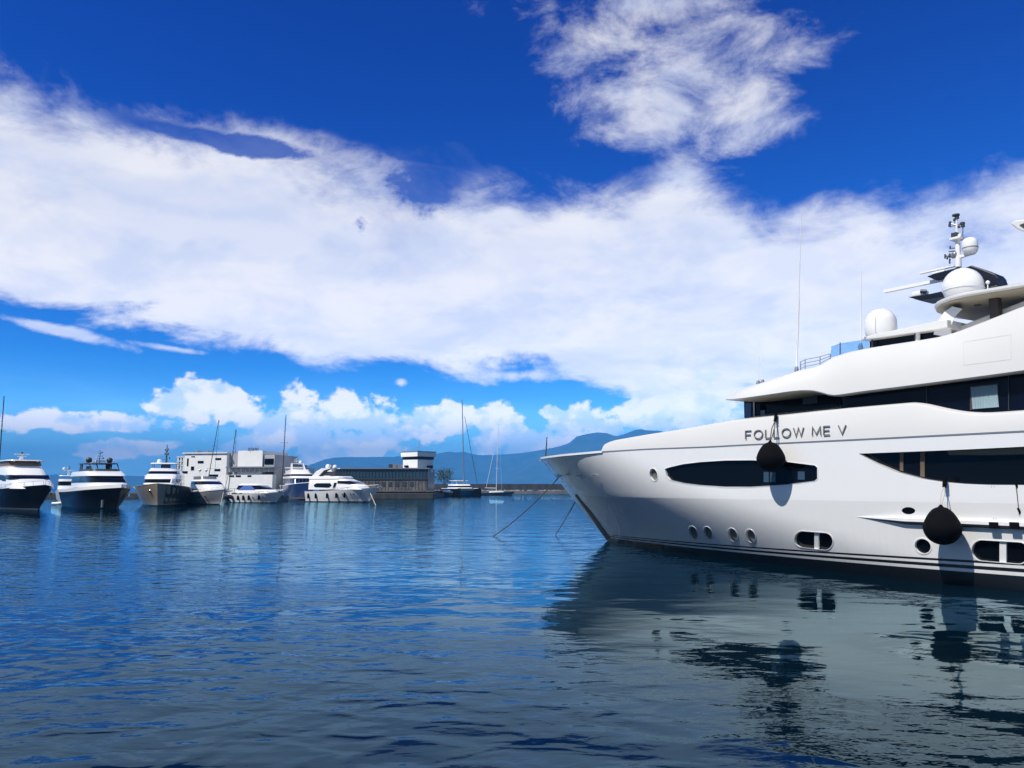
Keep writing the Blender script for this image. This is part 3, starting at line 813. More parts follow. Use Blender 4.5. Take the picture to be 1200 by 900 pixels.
def portlights(parent, L, half, zt, us, f=.55, r=.16, m_=GLASS, sides=(1, -1)):
    for u in us:
        for sd in sides:
            z = zt(u)*f; y = half(u, f); x = -L/2+(L*(1-.0))*u-.06*L*(1-f)*u
            MB().lathe([(.001, -.06), (r, -.06), (r, .05), (.001, .05)], (x, sd*y, z), 12, axis=(0, sd, 0)).build('porthole', m_, parent)

G1 = 'motor yachts moored in a row across the water'
# 1: black hull, white decks, enclosed flybridge (far left)
L, bm = 25, 3.3; c, rz = frame(44, 597.5, 44, L, 3.0)
o = empty('motor_yacht', c, rz); tag(o, 'black hulled motor yacht with white decks and brown tinted enclosed flybridge, leftmost of the row', 'yacht', G1)
hf, zt = boat_hull(L, bm, 2.6, 3.55, 3.0, o, BLACK, None, mat('boot_red_brown', (.05, .045, .045), .5))
Tier([(3.0, -10, 9.0, 2.9), (3.7, -10, 8.2, 2.85), (4.25, -10, 6.6, 2.75)], .6).mesh('foredeck_trunk', WHITE, o)
t = Tier([(4.1, -9.5, 5.6, 2.75), (5.0, -9.5, 4.2, 2.6), (5.9, -9.5, 2.6, 2.5), (6.2, -9.5, 1.6, 2.3)], .45); t.mesh('deckhouse', WHITE, o)
t.mesh('windscreen', GLASS, o, 4.45, 5.0, .04, cut=1.0)
for sd in (1, -1): MB().prism([(-7.5, sd*2.66, 4.0), (2.2, sd*2.70, 4.1), (.5, sd*2.62, 5.0), (-5, sd*2.60, 5.2), (-7, sd*2.62, 4.8)], (0, sd*.06, 0)).build('side_window', GLASS, o)
t = Tier([(6.1, -6, 1.2, 2.2), (6.7, -6, 1.4, 2.25), (7.2, -5.6, .9, 2.15)], .3); t.mesh('flybridge_screen', BROWN, o, 6.15, 7.15)
t.mesh('flybridge_coaming', WHITE, o, 6.05, 6.4, .06)
for y in (-1.6, -.1, 1.5, 2.15): MB().box((.95 if abs(y) < 2 else -1, y, 6.7), (.14, .22, 1.1)).build('flybridge_pillar', WHITE, o)
Tier([(7.15, -6.6, 1.9, 2.5), (7.3, -6.6, 1.8, 2.45)], .3).mesh('hardtop', WHITE, o)
m = MB(); m.tube([(-2.4, 0, 7.3), (-2.2, 0, 8.2)], .35, 8, .16); m.box((-2.1, 0, 8.25), (.5, 1.9, .14)); m.box((-2.1, 0, 7.9), (.4, 1.2, .1)); m.build('radar_arch', WHITE, o)
MB().lathe(dome_prof(.14, .35, 4), (-2.1, 0, 8.3), 10).build('mast_lamp', DARKM, o)
rails(o, L, bm, hf, zt, .6); portlights(o, L, hf, zt, (.5, .62), .55)
MB().lathe([(.001, 0), (.28, 0), (.2, .1), (.001, .12)], (L/2-.9, 1.0, 2.4), 12, axis=(.5, 1, 0)).build('anchor_pocket', CHROME, o)

# 2: black hull, white bulwark, open dark framed hardtop with two black domes
L, bm = 25, 3.75; c, rz = frame(136, 596, 40, L, 2.4)
o = empty('motor_yacht', c, rz); tag(o, 'black hulled motor yacht with white bulwark, dark open hardtop and two black domes', 'yacht', G1)
hf, zt = boat_hull(L, bm, 2.4, 3.15, 2.2, o, BLACK, (WHITE, .5))
t = Tier([(3.2, -9, 7.6, 2.8), (4.2, -9, 6.4, 2.75), (5.0, -9, 4.6, 2.6)], .5); t.mesh('deckhouse', WHITE, o); t.mesh('windscreen', GLASS, o, 3.95, 4.95, .04)
Tier([(4.98, -9.5, 5.2, 2.85), (5.4, -9.5, 4.4, 2.8), (5.75, -9.2, 3.0, 2.6)], .4).mesh('flybridge_coaming', WHITE, o)
Tier([(6.95, -6.5, 1.2, 2.3), (7.12, -6.5, 1.0, 2.25)], .3).mesh('hardtop', DARKM, o)
Tier([(5.7, -5.6, 2.6, 2.2), (6.1, -5.6, 2.4, 2.15)], .35).mesh('flybridge_screen', DARKM, o)
for y in (-2.1, -1.0, .9, 2.1): MB().tube([(2.0, y, 5.75), (.4, y*.98, 7.0)], .09, 6).build('hardtop_pillar', DARKM, o)
for y in (-2.15, 2.15): MB().prism([(-6.2, y, 5.6), (-4.2, y, 5.6), (-3.8, y, 7.0), (-5.6, y, 7.0)], (0, .12 if y < 0 else -.12, 0)).build('hardtop_leg', DARKM, o)
MB().box((-1.2, 1.2, 6.35), (.5, .9, 1.2)).build('helm_seat', DARKM, o, bevel=.08); MB().box((-4.2, -1.1, 6.2), (.9, .6, .9)).build('wet_bar', DULLW, o)
for y in (-1.55, 1.55): MB().lathe(sphere_prof(.47, 12), (-2.4, y, 7.62), 20).build('radome', DARKM, o, smooth=True)
for y in (-1.55, 1.55): MB().box((-2.4, y, 7.18), (.3, .3, .2)).build('radome_foot', DARKM, o)
MB().box((-1.6, 0, 7.45), (.35, 1.5, .22)).build('radar_bar', DULLW, o); mastpole(o, -2.2, 0, 7.1, 2.1)
m = MB(); m.tube([(L/2-1.0, 1.3, 2.2), (L/2-1.0, 1.3, 1.8)], .16, 8); m.build('anchor', CHROME, o)
MB().tube([(L/2-2.6, -1.9, .2), (L/2-2.6, -1.9, 1.3)], .18, 8).build('rub_post', GREYH, o)

# 3: champagne bow, painted flank shade, tall dark mast
L, bm = 29, 4.7; c, rz = frame(184.5, 593.5, 20, L, 3.0)
o = empty('motor_yacht', c, rz); tag(o, 'motor yacht with champagne coloured bow, flank painted as shaded and tall dark signal mast', 'yacht', G1)
hf, zt = boat_hull(L, bm, 2.8, 3.8, 3.0, o, CREAM, (CREAM, .06), BLACK)
# shade on the port flank, painted as a dark panel
m = MB(); rows = []
for t in (.1, .5, .97):
    rows.append([(-L/2+(L/2-3*(1-t)**1.1+L/2)*u, hf(u, t)+.03, zt(u)*t) for u in [k/16*.93 for k in range(17)]])
m.grid(rows); m.build('flank_shade', mat('flank_shade_paint', (.03, .03, .028), .3, coat=.3), o, smooth=True)
t = Tier([(3.7, -11, 8.2, 3.1), (4.7, -11, 7.4, 3.0), (5.3, -11, 6.2, 3.1)], .45); t.mesh('main_saloon', WHITE, o); t.mesh('saloon_window', GLASS, o, 4.0, 4.62, .04)
t = Tier([(5.25, -10, 6.0, 2.8), (6.0, -10, 4.6, 2.6), (6.45, -10, 3.4, 2.45)], .4); t.mesh('wheelhouse', WHITE, o); t.mesh('windscreen', GLASS, o, 5.55, 6.05, .04)
Tier([(6.4, -9, 3.0, 2.3), (6.6, -9, 3.0, 2.3)], .3).mesh('flybridge_coaming', WHITE, o)
Tier([(7.45, -8.5, .8, 2.5), (7.62, -8.5, .6, 2.45)], .3).mesh('hardtop', WHITE, o)
for x, y in ((.0, 2.0), (.0, -2.0), (-6, 2.2), (-6, -2.2)): MB().box((x, y, 7.0), (.3, .14, 1.0)).build('hardtop_pillar', GREYM, o)
MB().box((-1.5, .1, 6.95), (.7, 1.6, .8)).build('helm_console', DARKM, o)
m = MB(); m.tube([(-2.2, .1, 7.55), (-2.2, .1, 11.0)], .17, 8, .06); m.build('signal_mast', DARKM, o)
for k, (z, w) in enumerate(((8.3, 1.5), (9.2, .8), (9.9, .55))): MB().box((-2.2, .1, z), (.2, w, .1)).build('mast_arm', DARKM if k else GREYM, o)
for dy, z in ((-.3, 9.3), (.3, 9.3), (-.25, 10.0), (.25, 10.05), (.5, 8.45)): MB().box((-2.2, .1+dy, z+.12), (.16, .16, .3)).build('mast_lamp', DARKM, o)
dome(o, -1.2, -1.0, 7.6, .42, WHITE)
MB().prism([(9.0, 2.6, 3.8), (10.8, 1.9, 3.9), (10.2, 2.0, 4.6), (9.2, 2.5, 4.6)], (0, -.2, 0)).build('bow_locker', WHITE, o)
MB().lathe(sphere_prof(.34, 8), (11.4, -1.2, 2.6), 12).build('anchor', CHROME, o, smooth=True); m = MB(); m.box((11.3, -.9, 3.3), (.3, .5, .9)); m.build('anchor_roller', mat('rust_brown', (.16, .07, .03), .7), o)

# 4: small white cruiser
L, bm = 15.5, 2.75; c, rz = frame(257, 591.3, 40, L, 2.2)
o = empty('motor_cruiser', c, rz); tag(o, 'small white motor cruiser with grey shaded bow, right of the champagne bowed yacht', 'boat', G1)
hf, zt = boat_hull(L, bm, 1.9, 2.8, 2.4, o, mat('pale_grey_hull', (.55, .56, .58), .3, coat=.3), (WHITE, .25), BLACK)
t = Tier([(2.6, -5.5, 4.4, 2.0), (3.6, -5.5, 3.4, 1.95), (4.5, -5.5, 1.2, 1.75), (4.75, -5.2, .4, 1.5)], .5); t.mesh('deckhouse', WHITE, o); t.mesh('windscreen', GLASS, o, 3.75, 4.35, .04)
m = MB()
for y in (-.9, .0, .9): m.tube([(2.55, y, 3.65), (1.1, y*.9, 4.5)], .07, 5)
m.build('window_pillar', WHITE, o)
Tier([(4.7, -5, -.2, 1.6), (5.3, -5, -.6, 1.6)], .3).mesh('flybridge_coaming', GREYM, o)
rails(o, L, bm, hf, zt, .5); portlights(o, L, hf, zt, (.6, .72), .6, .14)
for y in (-1.0, .2): m = MB(); m.tube([(-3, y, 5.3), (-3, y, 6.6)], .04, 5); m.lathe(sphere_prof(.28, 6), (-3, y, 6.5), 10); m.build('aerial_dome', WHITE, o, smooth=True)

# 5: white sport cruiser with fenders
L, bm = 14.5, 2.2; c, rz = frame(323, 589.3, 58, L, 2.4)
o = empty('sport_cruiser', c, rz); tag(o, 'low white sport cruiser with blue windscreen cover and black fenders along its side', 'boat', G1)
boat5 = (c, rz, L)
hf5, zt5 = boat_hull(L, bm, 1.7, 2.3, 2.4, o, WHITE, None, BLACK)
t = Tier([(2.0, -5.5, 4.6, 1.9), (2.7, -5.5, 3.4, 1.8), (3.7, -5.0, .6, 1.55), (3.95, -4.6, -.4, 1.35)], .45); t.mesh('deckhouse', WHITE, o); t.mesh('windscreen', GLASS, o, 2.75, 3.6, .04)
for sd in (1, -1): MB().prism([(-4.8, sd*1.80, 2.6), (.6, sd*1.84, 2.7), (-.8, sd*1.66, 3.5), (-3, sd*1.62, 3.6)], (0, sd*.05, 0)).build('side_cover', CANVAS, o)
portlights(o, L, hf5, zt5, (.45, .52, .7), .6, .14)
rails(o, L, bm, hf5, zt5, .4)

# 7: white flybridge yacht side on
L, bm = 18.4, 2.7; c, rz = frame(433, 588.4, 64, L, 2.6)
o = empty('motor_yacht', c, rz); tag(o, 'white flybridge motor yacht with twin white domes, broadside, rightmost of the row', 'yacht', G1)
boat7 = (c, rz, L)
hf7, zt7 = boat_hull(L, bm, 2.3, 3.2, 2.8, o, WHITE, None, BLACK)
t = Tier([(2.7, -8.5, 6.0, 2.4), (3.6, -8.5, 5.0, 2.35), (4.7, -8.5, 2.2, 2.2), (5.1, -8.2, .8, 2.0)], .45); t.mesh('deckhouse', WHITE, o); t.mesh('windscreen', GLASS, o, 4.0, 4.6, .04, cut=-.6)
for sd in (1, -1):
    MB().prism([(-6.6, sd*2.34, 3.2), (-2.6, sd*2.36, 3.1), (-1.9, sd*2.34, 3.6), (-2.4, sd*2.3, 4.1), (-6.2, sd*2.28, 4.1), (-7.0, sd*2.3, 3.7)], (0, sd*.06, 0)).build('side_window', GLASS, o)
    MB().prism([(-1.6, sd*2.38, 3.0), (-.9, sd*2.38, 3.0), (-.6, sd*2.3, 4.2), (-1.3, sd*2.3, 4.2)], (0, sd*.06, 0)).build('side_window', GLASS, o)
Tier([(4.95, -8.6, 1.0, 2.2), (5.4, -8.6, 1.0, 2.2), (5.6, -8.4, .4, 2.1)], .4).mesh('flybridge_coaming', WHITE, o)
for sd in (1, -1):
    MB().prism([(-8.2, sd*2.1, 5.3), (-6.4, sd*2.1, 5.3), (-4.6, sd*1.9, 6.9), (-3.0, sd*1.9, 7.3), (-3.2, sd*1.9, 7.5), (-5.4, sd*1.9, 7.3), (-6.6, sd*1.9, 6.8)], (0, -sd*.15, 0)).build('radar_arch', WHITE, o)
MB().box((-4.3, 0, 7.3), (2.4, 3.7, .16)).build('arch_top', WHITE, o)
MB().box((-3.4, 0, 6.2), (3.4, 3.0, .9)).build('flybridge_seating', DARKM, o, bevel=.1)
dome(o, -5.2, 0.2, 7.4, .55, WHITE); dome(o, -2.9, -.2, 7.3, .5, WHITE); mastpole(o, -4.1, 0, 7.3, 1.2, GREYM, .05, .5)
portlights(o, L, hf7, zt7, (.36, .50, .57, .68, .715, .8), .62, .13); rails(o, L, bm, hf7, zt7, .6)
m = MB(); m.tube([(L/2-.6, 0, 3.2), (L/2+.6, 0, 3.25)], .14, 6); m.build('bow_roller', CHROME, o)

# 6: navy and white yacht behind
L, bm = 26, 3.4; c, rz = frame(372, 584.5, 62, L, 2.4)
c = wat(352, 585); rz = R(-64)
o = empty('motor_yacht', c, rz); tag(o, 'tall navy blue and white yacht with swept radar mast behind the sport cruiser', 'yacht')
hf, zt = boat_hull(L, bm, 3.6, 4.4, 2.6, o, NAVY, (WHITE, .15))
t = Tier([(4.2, -11, 4.5, 3.1), (5.6, -11, 3.5, 3.0)], .3); t.mesh('main_saloon', NAVY, o)
for k in range(5): MB().box((4.36, -1.9+.95*k, 5.0), (.3, .6, .6)).build('saloon_window', GLASS, o)
for sd in (1, -1):
    for k in range(5): MB().prism([(-9+2.2*k, sd*3.05, 4.4), (-8.2+2.2*k, sd*3.05, 4.4), (-7.2+2.2*k, sd*3.02, 5.4), (-8.0+2.2*k, sd*3.02, 5.4)], (0, sd*.06, 0)).build('saloon_window', GLASS, o)
t = Tier([(5.6, -11, 3.8, 3.2), (7.0, -10, 2.0, 2.9)], .35); t.mesh('upper_deckhouse', WHITE, o); t.mesh('upper_window', GLASS, o, 6.2, 6.7, .04)
Tier([(7.0, -9, 1.5, 2.5), (8.0, -8, .0, 2.2)], .35).mesh('flybridge_coaming', WHITE, o); 
for sd in (1, -1): MB().prism([(-6, sd*1.9, 7.9), (-3.5, sd*1.9, 7.9), (-5.5, sd*1.6, 9.8), (-7, sd*1.6, 9.8)], (0, -sd*.2, 0)).build('radar_arch', WHITE, o)
MB().box((-6.2, 0, 9.75), (1.6, 3.3, .18)).build('arch_top', WHITE, o); dome(o, -6, .9, 9.8, .45, WHITE); mastpole(o, -6.6, -.2, 9.8, 1.6, WHITE)

# small flybridge boat seen between the two black yachts
c = wat(78, 588); o = empty('flybridge_boat', c, R(-60)); tag(o, 'white flybridge boat seen behind the gap between the two black yachts', 'boat')
boat_hull(15, 2.3, 2.2, 2.9, 2, o, WHITE)
t = Tier([(2.7, -6, 2.6, 2.0), (5.0, -6, 1.6, 1.9)], .35); t.mesh('deckhouse', WHITE, o); t.mesh('windscreen', GLASS, o, 3.6, 4.5, .04)
Tier([(5.7, -5, .6, 1.9), (5.85, -5, .5, 1.85)], .3).mesh('hardtop', WHITE, o)
for x, y in ((-.2, 1.6), (-.2, -1.6), (-4, 1.6), (-4, -1.6)): MB().tube([(x, y, 5), (x, y, 5.75)], .06, 6).build('hardtop_pillar', GREYM, o)
m = MB(); m.tube([(-2, 0, 5.8), (-2, 0, 7.0)], .3, 8, .15); m.box((-2, 0, 7.0), (.6, 2.2, .15)); m.build('radar_arch', WHITE, o); mastpole(o, -2, 0, 7.0, .9, DARKM, .04, .4); dome(o, -1.9, -.9, 7.05, .35, WHITE)

# boat behind the black yacht, at the left edge
c = wat(60, 590.5); o = empty('dinghy', wat(70, 592.0), R(-40)); tag(o, 'small white dinghy floating in the gap between the two black yachts', 'dinghy')
m = MB(); m.tube([(-1.6, .6, .3), (.6, .6, .32), (1.5, .25, .42), (1.7, 0, .45), (1.5, -.25, .42), (.6, -.6, .32), (-1.6, -.6, .3)], .24, 10); m.build('tube', DULLW, o, smooth=True); MB().box((-.1, 0, .2), (2.8, 1.0, .1)).build('floor_board', GREYM, o); MB().box((-.4, 0, .5), (.35, .9, .25)).build('seat', WHITE, o); MB().box((-1.7, 0, .6), (.3, .35, .7)).build('outboard', DARKM, o, bevel=.05)
# dark tender between the white cruisers
o = empty('tender', wat(274, 588.6), R(-95)); tag(o, 'dark grey inflatable tender with frame, between the two white cruisers', 'dinghy')
m = MB(); m.tube([(-3, 1.1, .7), (1.4, 1.1, .8), (3, .5, 1.2), (3.4, 0, 1.3), (3, -.5, 1.2), (1.4, -1.1, .8), (-3, -1.1, .7)], .42, 10); m.build('tube', DARKM, o, smooth=True)
MB().box((-.5, 0, .8), (4.5, 1.5, .5)).build('floor_board', GREYH, o); m = MB()
for x in (-2, .3):
    m.tube([(x, -.9, .9), (x, -.9, 2.9), (x, .9, 2.9), (x, .9, .9)], .06, 6)
m.build('roll_bar', DARKM, o); MB().box((0, 0, 1.5), (.8, .9, 1.1)).build('console', DARKM, o, bevel=.08); MB().box((-3.2, 0, 1.3), (.5, .5, 1.3)).build('outboard', BLACK, o, bevel=.08)
# finger pontoon
a = wat(362, 585.6); o = MB().box((a.x-2.2, a.y+2, .38), (9.0, 3, .35)).build('pontoon', WOOD); tag(o, 'low brown timber pontoon between the sport cruiser and broadside yacht', 'pontoon')
o2 = empty('dinghy', wat(355, 585.2)+Vector((0, 0, .05)), R(170)); tag(o2, 'small white launch tied in front of the brown pontoon', 'dinghy')
boat_hull(5, .9, .6, .8, .6, o2, DULLW); MB().box((-.3, 0, .8), (1.2, 1.0, .35)).build('seat', mat('cream_cushion', (.5, .42, .3), .8), o2, bevel=.05)

# fenders of the small boats
def bfender(fr, half, zt, u, sd, label, rr=.2, ln=.8):
    c, rz, L = fr; x = -L/2+L*u*.95; zf = zt(u)*.55; y = sd*(half(u, .55)+rr*.9)
    m3 = Matrix.Rotation(rz, 3, 'Z'); w = c+m3 @ Vector((x, y, 0)); w.z = zf
    o = empty('fender', w, rz); tag(o, label, 'fender', 'black fenders on the far boats')
    MB().lathe([(.001, -ln/2), (rr*.6, -ln/2), (rr, -ln*.36), (rr, ln*.36), (rr*.5, ln/2), (.001, ln*.55)], (0, 0, 0), 12).build('fender_body', RUB, o, smooth=True)
    MB().tube([(0, 0, ln*.5), (0, -sd*rr*.5, zt(u)-zf+.1)], .02, 5).build('fender_rope', ROPE, o)
for i, (u, w) in enumerate(((.22, 'nearest the stern of'), (.34, 'second from the stern of'), (.46, 'amidships on'), (.66, 'nearest the bow of'))):
    bfender(boat5, hf5, zt5, u, -1, f'black fender {w} the low white sport cruiser', .22, 1.0)
for i, (u, w) in enumerate(((.06, 'nearest the stern of'), (.18, 'second from the stern of'), (.36, 'under the side window of'), (.50, 'amidships on'), (.62, 'nearest the bow of'))):
    bfender(boat7, hf7, zt7, u, -1, f'black fender {w} the white broadside flybridge yacht', .22, 1.1)

# mooring lines of the far boats
GL = 'bow lines of the far boats'
for (a, za, b, lb, mm_) in (((41, 574.5), 596, (29.5, 593), 'pale bow line running down left from the leftmost black yacht', ROPEL), ((68, 574), 597, (91, 589.5), 'pale slanting rope in the gap left of the white bulwarked black yacht', ROPEL),
    ((126.5, 571), 595, (122, 593.5), 'pale near vertical bow line of the black yacht with black domes', ROPEL), ((156, 570.5), 594, (183, 592), 'long pale bow line slanting right before the champagne bow', ROPEL),
    ((192, 574), 592, (184, 590.5), 'short pale line slanting left under the champagne bow', ROPEL), ((262, 577), 590, (258.5, 592), 'pale bow line of the small white motor cruiser', ROPEL),
    ((434, 578), 588, (440.5, 592.5), 'pale bow line of the white broadside flybridge yacht', ROPEL)):
    Yb = wat(*b).y; A = at(a[0], a[1], Yb+.9 if lb.startswith('long') else Yb+1.5)
    mooring('mooring_line', A, wat(*b, .02), .05, .07, mm_, lb, GL)

# sailing boats: masts behind the row
def sailboat(label, wpx, wpy, rz, L, m0, m1, r, hullm, stays=(), mastm=GREYM, furl=None, sp=True):
    c = wat(wpx, wpy); o = empty('sailing_boat', c, rz); tag(o, label, 'sailing boat', 'sailing boats with bare masts')
    inv = Matrix.Rotation(-rz, 3, 'Z')
    def lc(p): return inv @ (Vector(p)-c)
    bm = L*.15
    hf, zt = boat_hull(L, bm, 1.1, 1.5, 1.2, o, hullm)
    Tier([(1.1, -L*.25, L*.22, bm*.6), (1.6, -L*.22, L*.15, bm*.5)], .5).mesh('coachroof', WHITE, o)
    A, Z_ = lc(at(*m0, c.y)), lc(at(*m1, c.y)); base = A.copy(); base.z = 1.2
    base = A + (A-Z_)*((A.z-1.2)/(Z_.z-A.z)) if A.z > 1.2 else A
    MB().tube([base, Z_], r, 8, r*.7).build('mast', mastm, o, smooth=True)
    if sp:
        for f in (.35, .65): 
            q = base.lerp(Z_, f); MB().tube([q+inv @ Vector((-.9, 0, 0)), q+inv @ Vector((.9, 0, 0))], .04, 5).build('spreader', mastm, o)
    for (a, b, rr) in stays: MB().tube([lc(at(*a, c.y)), lc(at(*b, c.y))], rr, 5).build('stay', mastm, o)
    q = base.lerp(Z_, .06); MB().tube([q, q+Vector((-L*.33, 0, .1))], .12, 8).build('boom', mastm, o, smooth=True)
    return o
sailboat('sailing boat at the left edge with a single dark leaning mast', -14, 591, R(-70), 14, (-1, 545), (4.8, 464), .12, WHITE, mastm=DARKM)
sailboat('sailing boat behind the small white cruiser, with left one of the twin dark masts', 240, 586, R(-80), 12, (245.5, 553), (256.5, 492), .11, GREYH, (((251.5, 555), (257, 493), .035),), DARKM)
sailboat('sailing boat behind the inflatable tender, with right one of the twin dark masts', 272, 586.2, R(-85), 12, (268.5, 566), (276.5, 503), .11, GREYH, (((275, 545), (277, 504), .035), ((263, 575), (274, 530), .05)), DARKM)
sailboat('sailing boat behind the sport cruiser with the tall mast before the long building', 326, 586.8, R(-80), 13, (330.5, 566), (335.2, 486), .13, GREYH, (), DARKM)
o = sailboat('white masted sailing boat lying low against the breakwater', 583, 580.4, R(8), 14, (581.5, 574), (584, 497), .11, GREYH, (((569.8, 571), (578, 532), .08), ((585, 505), (588, 573), .03)), DULLW)

# catamaran
c = wat(541, 581.4); rz = R(-62); o = empty('catamaran', c, rz); tag(o, 'dark hulled sailing catamaran with tall mast at the end of the terminal quay', 'catamaran')
inv = Matrix.Rotation(-rz, 3, 'Z')
for sd, mm_ in ((1, BLACK), (-1, BLACK)):
    m = MB(); rows = []
    for k in range(17):
        u = k/16; x = -8+16*u; w = 1.0*(1-max(0, (u-.5)/.5)**2.2)+.05; zt_ = 2.4+.5*u
        rows.append([(x, sd*4-w*.7, -.3), (x, sd*4-w, 1.0), (x, sd*4-w, zt_), (x, sd*4+w, zt_), (x, sd*4+w, 1.0), (x, sd*4+w*.7, -.3)])
    m.grid(rows, closed=True, caps=True); m.build('hull', BLACK, o, smooth=True, ang=30)
    MB().box((-.5, sd*4, 2.75), (14, 1.9, .2)).build('side_deck', WHITE, o, bevel=.05)
MB().box((-1, 0, 2.4), (9, 7, .9)).build('bridge_deck', GREYH, o, bevel=.1)
t = Tier([(2.8, -6, 3.6, 3.3), (3.7, -6, 2.6, 3.1), (4.3, -6, 1.6, 2.9)], .35); t.mesh('saloon', WHITE, o); t.mesh('saloon_window', GLASS, o, 3.15, 3.75, .04)
Tier([(5.5, -5.5, .5, 2.8), (5.7, -5.5, .4, 2.8)], .3).mesh('bimini', WHITE, o)
for x, y in ((0, 2), (0, -2), (-4.5, 2), (-4.5, -2)): MB().tube([(x, y, 4.2), (x, y, 5.6)], .07, 6).build('bimini_post', WHITE, o)
def lc(p): return inv @ (Vector(p)-c)
A, Z_ = lc(at(543.5, 556, c.y)), lc(at(541.6, 468.5, c.y)); A = A+(A-Z_)*((A.z-4)/(Z_.z-A.z))
MB().tube([A, Z_], .22, 8, .15).build('mast', GREYM, o, smooth=True)
MB().tube([lc(at(559.5, 568, c.y)), lc(at(544.5, 488, c.y))], .10, 6).build('furled_sail', DARKM, o, smooth=True)
MB().tube([A.lerp(Z_, .04), A.lerp(Z_, .04)+Vector((-6, 0, .2))], .28, 8).build('boom', WHITE, o, smooth=True)
o2 = empty('tender', wat(522, 582)+Vector((0, 0, 0)), R(-100)); tag(o2, 'white tender with dark underside tied beside the catamaran', 'dinghy')
boat_hull(8, 1.6, 1.2, 1.7, 1.2, o2, DARKM, (WHITE, .6)); Tier([(1.5, -3, 2.4, 1.2), (2.2, -2.5, 1.2, 1.0)], .4).mesh('canopy', WHITE, o2)

# ================================================================ quay, buildings, breakwater
def pbox(m, x0, x1, y0, y1, Y, depth, dx=0):
    a, b = at(x0, y1, Y), at(x1, y0, Y); m.box(((a.x+b.x)/2+dx, Y+depth/2, (a.z+b.z)/2), (b.x-a.x, depth, b.z-a.z)); return m
def pb(name, x0, x1, y0, y1, Y, depth, m_, parent=None, bevel=0): return pbox(MB(), x0, x1, y0, y1, Y, depth).build(name, m_, parent, bevel=bevel)
q = MB().box((-98, 260, .2), (150, 60, 2.4)).build('quay', DCONC); structure(q)
m = MB(); a = wat(508, 583.2); b = wat(436, 583.2)
mo = MB().box(((a.x+b.x)/2, a.y+20, .6), (a.x-b.x, 40, 2.6)).build('terminal_quay', DCONC); structure(mo)
mo = MB().box(((a.x+b.x)/2, a.y+19.9, 2.0), (a.x-b.x+.3, 40.3, .22)).build('quay_edge', CONC); structure(mo)
# long white building
Y = 236
bA = empty('long_building', (at(240, 575, Y).x, Y, 1.4)); tag(bA, 'long white flat roofed harbour building with small dark windows and roof lettering', 'building')
def ch(o, parent): o.parent = parent; o.matrix_parent_inverse = Matrix.Translation(-parent.location); return o
def ab(name, x0, x1, y0, y1, Yo, dep, m_): return ch(pb(name, x0, x1, y0, y1, Y+Yo, dep, m_), bA)
ab('wall', 209.5, 270, 531, 578.5, 0, 14, PLASTER); ab('parapet', 209, 270.5, 530, 531.5, -.3, 14.6, DULLW)
ab('wall', 270.1, 282, 531.6, 578.5, 1.5, 12, GPLAST)
ab('wall', 282.1, 317.5, 528.5, 578.5, .5, 16, PLASTER)
ab('wall', 317.6, 333, 533.5, 578.5, 1.0, 15, GPLAST); ab('glazing', 319.5, 331.5, 538, 544.5, .85, .2, GLASS); ab('glazing', 320, 332, 548.5, 555.5, .85, .2, GLASS)
ab('canopy', 270.6, 334, 547, 548.6, -2.2, 4, GREYM); ab('lower_wall', 270.6, 333.5, 556.5, 578.5, -2.0, 2.3, PLASTER)
ab('glazing', 272, 333, 549, 553.5, .1, .3, GPLAST)
for x0, x1, y0, y1 in ((214.8, 217.4, 537, 546), (220.5, 225, 546.5, 551), (230, 238, 540, 542.8), (254, 262, 536.8, 539), (253, 261, 549.6, 552), (221, 226, 534.5, 535.5), (208.8, 216, 552, 554.6), (246, 258, 556, 558.6)):
    w_o = ab('window', x0, x1, y0, y1, -.08, .3, GLASS); 
for x0, x1 in ((275, 282), (284, 291), (300, 305)): ab('window', x0, x1, 557, 558.8, -2.1, .3, GLASS)
for k in range(9): ab('window_mullion', 276+6.2*k, 277+6.2*k, 549, 553.5, -.1, .2, DULLW)
ab('stair_lattice', 200.5, 209, 536, 545, 1, 4, mat('lattice_glass', (.12, .17, .22), .2)); 
for x in (200.5, 204.5, 208.2): ab('stair_post', x, x+.7, 534.5, 578, .8, .3, DULLW)
for y in (535, 540, 545): ab('stair_beam', 200, 209, y, y+.8, .7, .3, DULLW)
cu = bpy.data.curves.new('t', 'FONT'); cu.body = 'ajani'; cu.size = 1.75; cu.extrude = .1; cu.space_character = 1.15; to = bpy.data.objects.new('t', cu); C.objects.link(to); bpy.context.view_layer.update()
me = bpy.data.meshes.new_from_object(to.evaluated_get(bpy.context.evaluated_depsgraph_get())); bpy.data.objects.remove(to)
a = at(297.5, 531, Y+.6); 
me.transform(Matrix.Translation(a+Vector((0, 0, .55))-bA.location) @ Matrix.Scale(1.15, 4, (0, 0, 1)) @ Matrix.Rotation(math.pi/2, 4, 'X')); me.materials.append(DARKM); me.name = 'roof_lettering'
o = bpy.data.objects.new('roof_lettering', me); C.objects.link(o); o.parent = bA
ab('sign_frame', 297, 311, 529.6, 530.2, .7, .15, DARKM)
for x0, x1 in ((236, 240), (223, 226)): ab('roof_unit', x0, x1, 528, 530.2, 3, 3, GREYM)
bA.rotation_euler.z = R(-11); bA.scale.x = .94
# low white shed to its right
Y = 232; bB = empty('low_building', (at(350, 575, Y).x, Y, 1.4)); tag(bB, 'low white building with dark eaves behind the navy yacht', 'building')
ch(pb('wall', 333.6, 356, 549, 578, Y, 12, PLASTER), bB); ch(pb('roof_edge', 343, 352, 544.5, 546.5, Y, 8, DARKM), bB); ch(pb('roof', 333.6, 356.5, 547.3, 549, Y-.3, 12.6, DULLW), bB)
